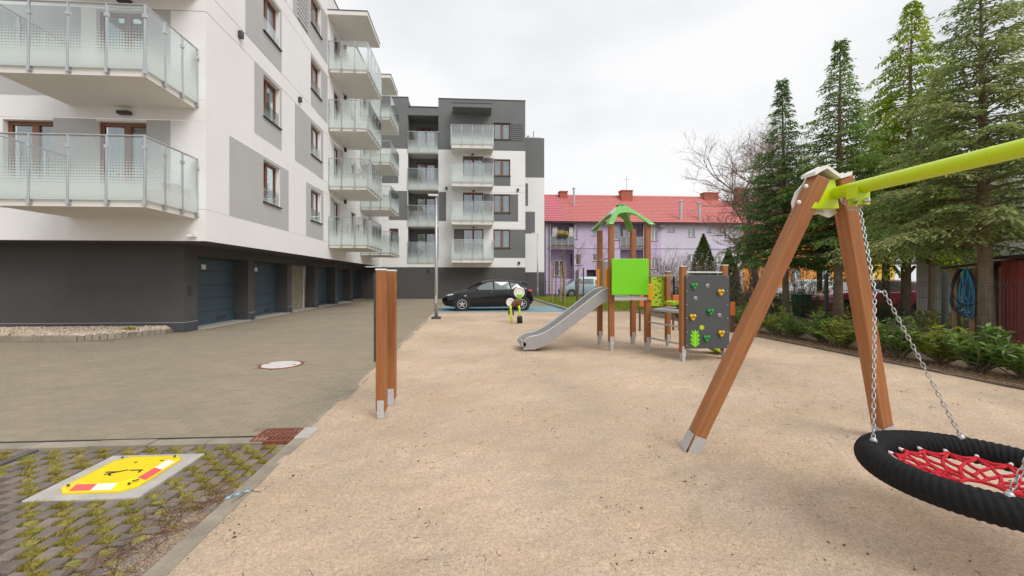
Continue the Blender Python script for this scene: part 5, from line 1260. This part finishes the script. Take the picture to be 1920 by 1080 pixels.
    q = MB(); q2 = MB()   # windscreen and rear glass
    for tab, mb_ in (((1.2, 1.88) if not van else (.75, 1.3), q), ((4.04, 4.22) if not van else (L - .22, L - .1), q2)):
        K = 6
        for i in range(K):
            xa = tab[0] + (tab[1] - tab[0]) * i / K; xb = tab[0] + (tab[1] - tab[0]) * (i + 1) / K; za, zb2 = interp(xa, roof) + .02, interp(xb, roof) + .02
            wa, wb2 = gw(xa) * .78, gw(xb) * .70; mb_.quad((xa, -wa, za), (xb, -wb2, zb2), (xb, wb2, zb2), (xa, wa, za))
    q.build('windscreen', 'car_glass', o, smooth=True); q2.build('rear_window', 'car_glass', o, smooth=True)
    MB().box(-.012, .03, -.45, .45, .40, .56).build('grille', 'car_trim', o); MB().box(-.02, -.008, -.26, .26, .42, .53).build('licence_plate', 'plastic_white', o); MB().box(L - .02, L + .012, -.3, .3, .60, .73).build('licence_plate', 'plastic_white', o)
    if not van: MB().hexp([(3.86, -.56, 1.37), (4.16, -.54, 1.33), (4.16, .54, 1.33), (3.86, .56, 1.37), (3.86, -.56, 1.40), (4.16, -.54, 1.355), (4.16, .54, 1.355), (3.86, .56, 1.40)]).build('spoiler', paint, o, bevel=.01)
    return o
c0 = onY(828, 560, 19.0)
make_car('shiny black hatchback parked on the blue bay', (c0.x - .02, 20.05, 0), R(2.5), 'car_black', L=4.42, wb=(.93, 3.80), wr=.33)
VR = [(.55, 1.0), (.75, 1.08), (1.3, 1.62), (1.7, 1.78), (3.6, 1.78), (4.05, 1.7), (4.2, 1.1), (4.25, 1.0)]
VB = [(0, .65), (.2, .85), (.7, 1.0), (4.0, 1.06), (4.2, 1.0), (4.3, .8)]
v0 = onY(1052, 550, 34.5)
make_car('pale blue van parked behind the young trees', (v0.x, 35.3, -.03), R(0), 'car_blue', L=4.35, roof=VR, belt=VB, van=True)
r0 = G(1708, 596)
make_car('bright red car parked behind the white house corner', (r0.x - 3.55, r0.y + .9, .03), R(-8), 'car_red', wb=(.9, 3.6))
w0 = onY(1500, 560, 24.0); make_car('white car parked beyond the hedge, left of the stout tree trunk', (w0.x - 1.2, 24.5, .03), R(8), 'car_white', group='white cars beyond the hedge')
w1 = onY(1620, 560, 27.0); make_car('white car parked beyond the timber carport', (w1.x - .5, 28.0, .03), R(6), 'car_white', group='white cars beyond the hedge')
sheet('parking_ground', 11.5, 60, 19.0, 33.19, .026, 'asphalt')

# ================================================================== VEGETATION
def leafset(name, P, D, U, L, Wd, mname, parent, fold=.25):
    # P base points, D directions, U face normals; pointed folded leaves of 4 triangles
    P, D, U = (np.asarray(a, float) for a in (P, D, U)); n = len(P); D /= np.linalg.norm(D, axis=1)[:, None]
    S = np.cross(D, U); S /= np.linalg.norm(S, axis=1)[:, None] + 1e-9; U = np.cross(S, D)
    L = np.broadcast_to(L, n)[:, None]; Wd = np.broadcast_to(Wd, n)[:, None]
    V = np.stack([P, P + D * L * .45 + S * Wd / 2 + U * Wd * fold, P + D * L - U * L * .08, P + D * L * .45 - S * Wd / 2 + U * Wd * fold], 1)
    b_ = np.arange(n)[:, None] * 4; F = np.concatenate([b_ + [[0, 1, 2]], b_ + [[0, 2, 3]]])
    return tag(raw_obj(name, V.reshape(-1, 3), F, mname, 3, parent), kind='stuff')
def conifer(label, base, h, cb, rmax, mname, nb=130, droop=.35, trunk_r=.12, lean=(0, 0), prof=.8, leaf=.085, dens=1.0, up=.15, bark='bark', seed=1, wid=.26, spread=.42):
    rs = np.random.RandomState(seed); o = thing('conifer_tree', label, 'tree', base, group='conifers along the fence'); bx, by = base[0], base[1]
    lx, ly = lean
    tp = [(bx + lx * t, by + ly * t, h * t - .1) for t in (0, .15, .4, .7, .97)]
    tb = MB().tube(tp, [trunk_r * 1.25, trunk_r, trunk_r * .8, trunk_r * .45, .012], 12)
    P = []; D = []; U = []; Ls = []
    for i in range(nb):
        t = (i + rs.rand()) / nb; t = t ** 1.05; z = cb + (h - cb) * t
        Lb = rmax * ((1 - t) ** (prof + .3 * t)) * rs.uniform(.42, 1.22) + .07
        az = i * 2.39996 + rs.uniform(-.5, .5); c_, s_ = math.cos(az), math.sin(az); zt = z / h
        o0 = np.array([bx + lx * zt, by + ly * zt, z]); dr_ = droop * rs.uniform(.7, 1.3); upb = up * rs.uniform(.5, 1.5) + .25 * t
        def pos(s): return o0 + np.array([c_ * Lb * s, s_ * Lb * s, Lb * (upb * s - dr_ * s * s)])
        K = 7; tb.tube([tuple(pos(k / 5)) for k in range(6)], [.018 * (1 - k / 5.5) * (Lb / rmax + .3) + .003 for k in range(6)], 4, cap=False)
        ns = max(4, int(Lb / .085 * dens))
        for k in range(ns):
            s = .26 + .74 * (k + rs.rand()) / ns; p0 = pos(s); tang = pos(min(1, s + .05)) - pos(s - .05); tang /= np.linalg.norm(tang); sidev = np.cross(tang, (0, 0, 1)); sidev /= np.linalg.norm(sidev)
            for sg in (-1, 1):
                ltw = (spread * Lb * (1.05 - s) * .9 + .14) * rs.uniform(.6, 1.15); ltw = min(ltw, .55, .55 * Lb + .05); dv = tang * rs.uniform(.5, .9) + sidev * sg * rs.uniform(.6, 1) + np.array([0, 0, rs.uniform(-.35, .1)]); dv /= np.linalg.norm(dv)
                m = max(3, int(ltw / leaf * 1.7 * dens)); tt = (np.arange(m) + rs.rand(m)) / m
                pp = p0[None] + dv[None] * (ltw * tt)[:, None] + np.array([0, 0, -.30])[None] * (ltw * tt * tt)[:, None] + rs.normal(0, .012, (m, 3))
                s2 = np.cross(dv, (0, 0, 1)); s2 /= np.linalg.norm(s2) + 1e-9; alt = np.where(np.arange(m) % 2, 1, -1)[:, None]
                dd = dv[None] * .8 + s2[None] * alt * rs.uniform(.3, .9, (m, 1)) + np.array([0, 0, -.25])[None] + rs.normal(0, .22, (m, 3))
                P.append(pp); D.append(dd); U.append(np.array([0, 0, 1.])[None] + rs.normal(0, .35, (m, 3))); Ls.append(leaf * rs.uniform(.7, 1.5, m))
    tb.build('trunk', bark, o, smooth=True)
    P = np.concatenate(P); D = np.concatenate(D); U = np.concatenate(U); Ls = np.concatenate(Ls)
    leafset('crown', P, D, U, Ls, Ls * wid, mname, o, .1)
    return len(P)
def at(px, Y, z=0): p = onY(px, 500, Y); return (p.x, Y, z)
cnt = 0
CON = [('grey green conifer with thick bare trunk beside the red shed', at(1850, 7.45), 7.7, 2.15, 2.0, 'needles_grey', 230, .26, .115, (.0, .1), .50, 11, .42),
 ('tallest yellow green conifer with drooping branch tips', at(1697, 12.6), onY(1710, 2, 12.6).z, 2.45, 2.5, 'needles_bright', 270, .60, .12, (.25, .0), .62, 12, .48),
 ('slender dark conifer behind the swing crossbeam', at(1571, 12.0), onY(1578, 76, 12.0).z, 2.6, 2.1, 'needles_mid', 235, .28, .12, (.08, 0), .95, 13, .36),
 ('pointed dark conifer left of the swing top', at(1474, 13.6), onY(1462, 150, 13.6).z, 1.95, 2.2, 'needles_dark', 245, .22, .10, (-.15, 0), 1.05, 14, .36),
 ('shaded conifer behind the tall yellow green one', at(1661, 13.9), onY(1650, 190, 13.9).z, 2.35, 2.0, 'needles_bright', 100, .4, .12, (0, 0), .55, 15, .42),
 ('thin-stemmed conifer in front of the white house wall', at(1747, 11.6), 7.0, 2.9, 1.45, 'needles_mid', 75, .3, .075, (0, 0), .55, 16, .4),
]
for lab, b0, h, cb, rm, mn, nb_, dr_, tr_, ln0, pf_, sd, spd in CON:
    cnt += conifer(lab, b0, h, cb, rm, mn, nb_, dr_, tr_, ln0, pf_, {'needles_grey': .085, 'needles_bright': .115}.get(mn, .108), {'needles_bright': .95}.get(mn, 1.1), up=.18, seed=sd, spread=spd, wid=.40 if mn in ('needles_grey', 'needles_bright') else .33)
def thuja(label, base, h, r, seed):
    rs = np.random.RandomState(seed); o = thing('thuja_tree', label, 'tree', base, group='thujas behind the play tower'); MB().tube([(base[0], base[1], -.1), (base[0], base[1], h * .9)], [.06, .01], 8).build('trunk', 'bark', o)
    n = 9500; t = rs.rand(n) ** 1.4 * .97; az = rs.uniform(0, 6.283, n); rr = r * (np.sin(np.pi * np.clip(.12 + t * .93, 0, 1)) ** .8) * (1 - .45 * t) * 1.15 * (.55 + .45 * rs.rand(n) ** .4) * (1 + .12 * np.sin(az * 5 + t * 20))
    d = np.stack([np.cos(az), np.sin(az), np.zeros(n)], 1); P = np.array(base)[None] + d * rr[:, None] + np.stack([np.zeros(n), np.zeros(n), .1 + t * h], 1)
    leafset('crown', P, d * .45 + np.array([0, 0, 1.])[None] + rs.normal(0, .25, (n, 3)), d + rs.normal(0, .5, (n, 3)), .13 * rs.uniform(.6, 1.3, n), .035, 'thuja', o, .1)
thuja('taller cone-shaped thuja above the climbing wall', at(1319, 21.0), onY(1319, 441, 21).z, .68, 3); thuja('smaller cone-shaped thuja right of the climbing wall', at(1366, 22.0), onY(1366, 470, 22).z, .58, 4)
def bare_tree(name, label, base, h, r, levels=5, seed=1, spread=.6, nchild=3, m='twig_bare', first=.35, cat='tree', group=None, trunk_m='bark_grey', twist=.25):
    rs = random.Random(seed); o = thing(name, label, cat, base, group=group); tr = MB(); br = MB()
    def grow(p, d, L, rad, lev):
        k = 3; pts_ = [p]; q = p.copy(); dd = d.copy()
        for i in range(k):
            dd = (dd + Vector((rs.gauss(0, twist), rs.gauss(0, twist), rs.gauss(.06, twist * .6)))).normalized(); q = q + dd * (L / k); pts_.append(q.copy())
        (tr if lev == 0 else br).tube(pts_, [rad * (1 - .45 * i / k) for i in range(k + 1)], 8 if lev == 0 else (5 if lev < 3 else 3), cap=False)
        if lev >= levels: return
        for c in range(nchild + (1 if lev in (1, 2) else 0)):
            s = rs.uniform(first if lev == 0 else .3, 1); i = min(k - 1, int(s * k)); pp = pts_[i].lerp(pts_[i + 1], s * k - i)
            ax = Vector((rs.gauss(0, 1), rs.gauss(0, 1), rs.gauss(0, .5))).normalized(); nd = (dd + ax * spread * rs.uniform(.7, 1.4)).normalized(); grow(pp, nd, L * rs.uniform(.5, .78), rad * .55, lev + 1)
    grow(Vector(base), Vector((0, 0, 1)), h * .5, r, 0)
    tr.build('trunk', trunk_m, o, smooth=True); tag(br.build('crown', m, o), kind='stuff')
bare_tree('bare_tree', 'large bare deciduous tree with fine branches left of the conifers', at(1420, 19.0), 10.5, .17, 6, 21, .75, 4)
bare_tree('bare_tree', 'bare apple-like tree in front of the lilac house end', at(1372, 26.0), 7.5, .12, 5, 22, .85, 4)
bare_tree('bare_tree', 'stout pale trunk bare tree seen between the swing legs', at(1546, 17.0), 7.0, .24, 5, 23, .6, 4, first=.6)
for k, (px, Y, h, sd) in enumerate(((1243, 17.5, 2.5, 31), (1270, 19.5, 2.6, 32), (1296, 18.0, 2.2, 33), (1396, 17, 2.1, 34), (1432, 15.5, 2.2, 35), (1510, 16, 2.4, 36), (1232, 23.0, 3.4, 37), (1345, 20.5, 2.4, 38), (1600, 18, 2.4, 39))):
    lab = ('bare twiggy shrub just right of the tower posts', 'bare twiggy shrub left of the taller thuja', 'bare twiggy shrub in front of the taller thuja', 'bare twiggy shrub right of the smaller thuja', 'bare twiggy shrub behind the left swing leg', 'bare twiggy shrub in front of the white car', 'taller bare shrub against the lilac wall', 'bare twiggy shrub between the two thujas', 'bare twiggy shrub behind the right swing leg')[k]
    o = thing('bare_shrub', lab, 'shrub', at(px, Y), group='bare shrubs beyond the playground'); rs = random.Random(sd); st = MB()
    b0 = Vector(at(px, Y))
    for q in range(34):
        a = rs.uniform(0, 6.28); ln = rs.uniform(.1, .55); p = b0 + Vector((rs.gauss(0, .15), rs.gauss(0, .15), -.05)); H_ = h * rs.uniform(.6, 1.05); e = p + Vector((math.cos(a) * ln * H_, math.sin(a) * ln * H_, H_)); mid = p.lerp(e, .5) + Vector((rs.gauss(0, .1), rs.gauss(0, .1), .1))
        st.tube([p, mid, e], [.013, .009, .004], 4, cap=False)
        for w in range(7):
            s = rs.uniform(.3, 1); r_ = mid.lerp(e, s) if s > .5 else p.lerp(mid, s * 2); st.tube([r_, r_ + Vector((rs.gauss(0, .22), rs.gauss(0, .22), rs.uniform(.05, .45)))], [.006, .003], 3, cap=False)
    st.build('stems', 'twig_bare', o)
for k, (px, Y, wood, ph, hgt) in enumerate(((1041, 25.0, 'stake_wood', (1,), 2.1), (1055, 24.0, 'stake_wood', (-.12, .12), 2.3), (1083, 22.0, 'stake_brown', (-.05, .3), 2.0), (1125, 20.5, 'stake_brown', (0,), 1.6))):
    b0 = at(px, Y, .04); lab = ('young tree with one thin pale stake on the lawn', 'young tree between two pale stakes on the lawn', 'young tree with dark brown stakes behind the slide', 'young tree with dark stake between slide and tower')[k]
    rs = random.Random(50 + k); o = thing('young_tree', lab, 'tree', b0, group='young staked trees on the lawn')
    MB().tube([(b0[0], b0[1], 0), (b0[0] + .05, b0[1], 1.4), (b0[0], b0[1] + .1, 3.2)], [.035, .028, .01], 6).build('trunk', 'bark_grey', o)
    cr_ = MB()
    for q in range(26):
        z = rs.uniform(1.3, 3.1); a = rs.uniform(0, 6.28); L_ = rs.uniform(.3, .8); p = Vector((b0[0] + .02, b0[1], z)); e = p + Vector((math.cos(a) * L_ * .7, math.sin(a) * L_ * .7, L_ * .8)); cr_.tube([p, e], [.010, .003], 4, cap=False)
        for w in range(4): r_ = p.lerp(e, rs.uniform(.3, 1)); cr_.tube([r_, r_ + Vector((rs.gauss(0, .14), rs.gauss(0, .14), rs.uniform(0, .3)))], [.005, .002], 3, cap=False)
    cr_.build('crown', 'twig_bare', o)
    for dx in ph:
        if dx == 1: dx = -.2
        MB().cyl((b0[0] + dx, b0[1] - .05, -.1), (b0[0] + dx * 1.05, b0[1] - .05, hgt + abs(dx) * .5), .045, 8, .04).build('stake', wood, o)
# laurel shrubs along the right side
leaf_me = None
def laurel_leaf():
    b = MB(); pts_ = [(0, 0, 0), (.5, .5, .12), (1, 0, -.12), (.5, -.5, .12), (.5, 0, 0)]; b.v = [Vector((p[0], p[1], p[2])) for p in pts_]; b.f = [(0, 4, 1), (1, 4, 2), (2, 4, 3), (3, 4, 0)]; b.m = [0] * 4; return b.mesh('leaf', 'laurel')
leaf_me = laurel_leaf()
def laurel(label, base, h, r, n, mname='laurel', seed=1, single=0, leaf=.13, group='laurel shrubs along the fence'):
    rs = np.random.RandomState(seed); o = thing('laurel_shrub', label, 'shrub', base, group=group); st = MB(); B = np.array(base, float); P = []; D = []; U = []
    ns = max(8, n // 16)
    for k in range(ns):
        a = rs.uniform(0, 6.283); sp_ = rs.uniform(.05, 1) ** .7; e = B + np.array([math.cos(a) * r * sp_, math.sin(a) * r * sp_, h * rs.uniform(.55, 1.08) * (1 - .35 * sp_ ** 2)]); m = (B + e) / 2 + np.array([math.cos(a), math.sin(a), 0]) * r * .12
        st.tube([tuple(B + rs.normal(0, .04, 3) * [1, 1, 0]), tuple(m), tuple(e)], [.009, .007, .004], 4, cap=False)
        for q in range(16):
            s = rs.uniform(.25, 1.0); p = (B + (m - B) * s * 2) if s < .5 else (m + (e - m) * (s * 2 - 1)); az = rs.uniform(0, 6.283); d = np.array([math.cos(az), math.sin(az), rs.uniform(.1, .9)]); P.append(p); D.append(d); U.append(np.array([0, 0, 1.]) + rs.normal(0, .3, 3) - d * .3)
    st.build('stems', 'bark', o)
    P, D, U = np.array(P), np.array(D), np.array(U); Ls = leaf * rs.uniform(.65, 1.25, len(P))
    if single:
        order = np.argsort((P - np.array([0, 0, 1.5])) @ np.array([.75, .66, 0]))[:single]; keep = np.ones(len(P), bool); keep[order] = False
        for i in order:
            d = Vector(D[i]).normalized(); s = d.cross(Vector(U[i])).normalized(); u = s.cross(d); lo = bpy.data.objects.new('leaf', leaf_me); col.objects.link(lo); lo.parent = o
            Mx = Matrix((d * Ls[i], s * Ls[i] * .36, u * Ls[i] * .6)).transposed().to_4x4(); Mx.translation = Vector(P[i]) - ORG[o]; lo.matrix_local = Mx
        P, D, U, Ls = P[keep], D[keep], U[keep], Ls[keep]
    leafset('foliage', P, D, U, Ls, Ls * .34, mname, o, .25)
rs_ = random.Random(77)
lab_pos = []
ys = [4.9, 5.5, 6.0, 6.55, 7.1, 7.7, 8.3, 8.95, 9.6, 10.3, 11.0, 11.7, 12.5, 13.3, 14.2, 15.1]
words = ['nearest laurel shrub with long glossy leaves at the right edge', 'second laurel shrub from the right edge, under the red shed', 'third laurel shrub from the right edge, below the thick trunk', 'fourth laurel shrub from the right edge, below the blue hose', 'fifth laurel shrub from the right edge, left of the blue hose', 'sixth laurel shrub from the right edge, below the white wall', 'seventh laurel shrub from the right edge, right of the slanting chain', 'eighth laurel shrub from the right edge, behind the hanging chains',
         'ninth laurel shrub from the right edge, behind the right swing leg', 'tenth laurel shrub from the right edge, just inside the right swing leg', 'eleventh laurel shrub from the right edge, between the swing legs', 'twelfth laurel shrub from the right edge, by the fence post', 'thirteenth laurel shrub from the right edge, left of the fence post', 'fourteenth laurel shrub from the right edge, by the left swing leg', 'laurel shrub right of the climbing wall, second from the far end', 'farthest laurel shrub, just right of the climbing wall']
for i, y in enumerate(ys):
    x = 8.12 + rs_.uniform(-.12, .18); hh = rs_.uniform(.58, .85) + (.25 if i in (0,) else 0)
    laurel(words[i], (x, y, .02), hh, rs_.uniform(.42, .55), 640 if y < 9 else 520, 'laurel' if i % 3 else 'laurel_yellow', 100 + i, single=110 if i < 3 else 0, leaf=.15 if i < 4 else .125)
for k, (px, Y, h, r, lb) in enumerate(((1410, 17.0, 1.3, .9, 'dark evergreen bush beyond the fence, left of the fence post'), (1455, 16.0, 1.25, .9, 'dark evergreen bush beyond the fence, behind the fence post'), (1520, 15.0, 1.15, .8, 'dark evergreen bush beyond the fence, beside the green bin'), (1600, 14.6, 1.1, .8, 'dark evergreen bush beyond the fence, below the orange wall'), (1655, 13.0, .95, .75, 'dark evergreen bush beyond the fence, below the red car'), (1370, 19, 1.2, .9, 'dark evergreen bush beyond the fence, behind the climbing wall'), (1755, 10.6, .7, .8, 'low bush beyond the fence, below the white wall'), (1560, 12.5, .8, .7, 'low bush round the slender conifer trunk'))):
    b0 = at(px, Y); o_ = laurel(lb, b0, h, r, 900, 'hedge_leaf' if k < 6 else 'laurel_yellow', 200 + k, 0, .10, 'evergreen bushes beyond the fence')

# ================================================================== FENCE, SHEDS, CARPORT, HOSE, BIN
FX = 8.78
fe = thing('mesh_fence', 'dark wire mesh panel fence behind the shrubs', 'fence', (FX, 10, 0))
yy = 2.0; pn = 0
while yy < 17.9:
    y1_ = yy + 2.5; b = MB()
    for k in range(51):
        y = yy + .05 + k * .048
        if y > y1_ - .03: break
        b.tube([(FX, y, .1), (FX, y, 1.36), (FX - .05, y, 1.40), (FX, y, 1.44), (FX, y, 1.50)], .0028, 3, cap=False)
    for z in (.12, .35, .62, .65, .9, 1.15, 1.38, 1.43):
        for dx in (-.006, .006): b.tube([(FX + dx - (.045 if abs(z - 1.40) < .01 else 0), yy + .03, z), (FX + dx, y1_ - .03, z)], .0034, 3, cap=False)
    b.build('mesh_panel', 'fence_wire', fe)
    MB().box(FX + .012, FX + .072, yy - .03, yy + .03, -.1, 1.62).build('post', 'fence_wire', fe); MB().box(FX + .01, FX + .074, yy - .032, yy + .032, 1.621, 1.635).build('post_cap', 'dark_metal', fe)
    yy = y1_
fe2 = thing('mesh_fence', 'dark wire mesh fence at the back of the lawn before the road', 'fence', (12, 32.8, 0))
for k in range(8):
    x = 6.2 + k * 2.5; b = MB()
    for q in range(24): b.box(x + .05 + q * .1, x + .058 + q * .1, 32.8, 32.806, .1, 1.35)
    for z in (.15, .6, 1.0, 1.33): b.box(x + .03, x + 2.47, 32.79, 32.8, z, z + .01)
    b.build('mesh_panel', 'fence_wire', fe2); MB().box(x - .03, x + .03, 32.81, 32.87, -.1, 1.5).build('post', 'fence_wire', fe2)
# red plank shed
cA = onX(1877, 640, 10.75)
sh = thing('plank_shed', 'dark red upright plank shed at the right edge', 'shed', (10.75, cA.y - 1.2, 0))
ya = cA.y; zt_ = onX(1877, 489, 10.75).z; k = 0; y = ya
while y > ya - 2.4:
    MB().box(10.75 - random.uniform(0, .012), 10.775, y - .118, y, .04, zt_).build('plank', 'shed_red', sh, bevel=.003)
    MB().box(10.728, 10.752 - .004, y - .132, y - .104, .04, zt_ - .01).build('batten', 'shed_red', sh); y -= .122
x = 10.79
while x < 12.8:
    MB().box(x, x + .118, ya, ya + .022 + random.uniform(0, .01), .04, zt_).build('plank', 'shed_red', sh); x += .122
MB().hexp([(10.55, ya - 2.7, zt_ + .02), (13.1, ya - 2.7, zt_ + .25), (13.1, ya + .2, zt_ + .25), (10.55, ya + .2, zt_ + .02), (10.55, ya - 2.7, zt_ + .07), (13.1, ya - 2.7, zt_ + .30), (13.1, ya + .2, zt_ + .30), (10.55, ya + .2, zt_ + .07)]).build('roof', 'shed_dark', sh)
MB().box(10.725, 10.748, ya - .95, ya - .55, .9, 1.5).build('hatch', 'dark_metal', sh)
# lower lean-to
cB = onX(1785, 600, 11.2); yb0, yb1 = ya + .12, onX(1778, 600, 11.2).y
ln_ = thing('lean_to', 'low open dark lean-to roof behind the thick trunk', 'lean-to', (11.2, (yb0 + yb1) / 2, 0)); zl_ = onX(1778, 505, 11.2).z
MB().hexp([(11.0, yb0, zl_ + .10), (13, yb0, zl_ + .3), (13, yb1, zl_ + .22), (11.0, yb1, zl_), (11.0, yb0, zl_ + .16), (13, yb0, zl_ + .36), (13, yb1, zl_ + .28), (11.0, yb1, zl_ + .05)]).build('roof', 'shed_dark', ln_)
for y in (yb0 + .15, yb1 - .15): MB().box(11.15, 11.25, y - .05, y + .05, -.05, zl_ + .02).build('post', 'stake_wood', ln_)
y = yb0
while y < yb1 - .1: MB().box(12.2, 12.22, y, y + .14, 0, zl_ + .2).build('plank', 'shed_dark' if random.random() < .6 else 'shed_red', ln_); y += .145
MB().box(11.3, 11.34, yb0, yb1 - .9, .0, 1.0).build('front_board', 'shed_dark', ln_)
# hoses on the thick trunk's post
hp = onX(1818, 505, 10.3)
po = thing('wood_post', 'weathered timber post carrying the coiled hoses', 'post', (hp.x + .1, hp.y, 0)); MB().box(hp.x + .05, hp.x + .15, hp.y - .05, hp.y + .05, -.05, 1.75).build('post_body', 'stake_wood', po, bevel=.008); MB().cyl((hp.x - .12, hp.y, 1.68), (hp.x + .05, hp.y, 1.70), .015, 8).build('hook', 'dark_metal', po)
def hose(name, label, m, n, hmin, hmax, wd, r, yo):
    b = MB(); rs = random.Random(9)
    for k in range(n):
        H_ = rs.uniform(hmin, hmax); w = wd * rs.uniform(.4, 1); c = Vector((hp.x - .05 - rs.uniform(0, .06), hp.y + yo, 1.72)); tw = rs.uniform(-.5, .5)
        b.tube([c + Vector((.3 * w * math.sin(2 * math.pi * q / 22) * math.sin(tw), w * math.sin(2 * math.pi * q / 22) * (1 - .3 * math.cos(2 * math.pi * q / 22)) + .12 * tw * (1 - math.cos(2 * math.pi * q / 22)), -H_ * .5 * (1 - math.cos(2 * math.pi * q / 22)))) for q in range(22)], r, 6, closed=True)
    return tag(b.build(name, m, base=(hp.x, hp.y + yo, 1.0), smooth=True), label, 'hose')
hose('garden_hose', 'bright blue garden hose hung in long loops on the post', 'hose_blue', 9, .7, 1.15, .11, .012, 0)
hose('garden_hose', 'black hose hung in wide coils around the blue hose', 'hose_black', 5, .75, 1.1, .30, .012, .05)
# carport
cp = thing('carport', 'dark timber carport with braced posts beyond the fence', 'carport', at(1665, 19.5))
A0, A1 = at(1608, 19.5), at(1722, 19.5); zc_ = onY(1650, 497, 19.5).z
MB().hexp([(A0[0] - .4, 19.0, zc_), (A1[0] + .6, 19.0, zc_), (A1[0] + .6, 22.8, zc_ + .25), (A0[0] - .4, 22.8, zc_ + .25), (A0[0] - .4, 19.0, zc_ + .16), (A1[0] + .6, 19.0, zc_ + .16), (A1[0] + .6, 22.8, zc_ + .41), (A0[0] - .4, 22.8, zc_ + .41)]).build('roof', 'shed_dark', cp)
for px in (1625, 1695):
    for yo in (19.5, 22.3):
        q = at(px, 19.5); MB().box(q[0] - .09, q[0] + .09, yo - .09, yo + .09, -.05, zc_ + (.0 if yo < 20 else .2)).build('post', 'shed_dark', cp)
    for s in (-1, 1): MB().beam((q[0], 19.5, zc_ - .75), (q[0] + s * .6, 19.5, zc_ - .05), .1, .1, (0, 1, 0)).build('brace', 'shed_dark', cp)
# bin
bp_ = at(1503, 15.5); bn = thing('waste_bin', 'small green plastic bin in front of the white car', 'bin', bp_)
x, y = bp_[0], bp_[1]; MB().hexp([(x - .2, y - .2, .0), (x + .2, y - .2, .0), (x + .2, y + .2, .0), (x - .2, y + .2, .0), (x - .26, y - .26, .85), (x + .26, y - .26, .85), (x + .26, y + .26, .85), (x - .26, y + .26, .85)]).build('tub', 'bin_green', bn, bevel=.03); MB().box(x - .29, x + .29, y - .29, y + .29, .851, .91).build('lid', 'bin_green', bn, bevel=.02)
print('leaves', cnt, 'objects', len(bpy.data.objects))
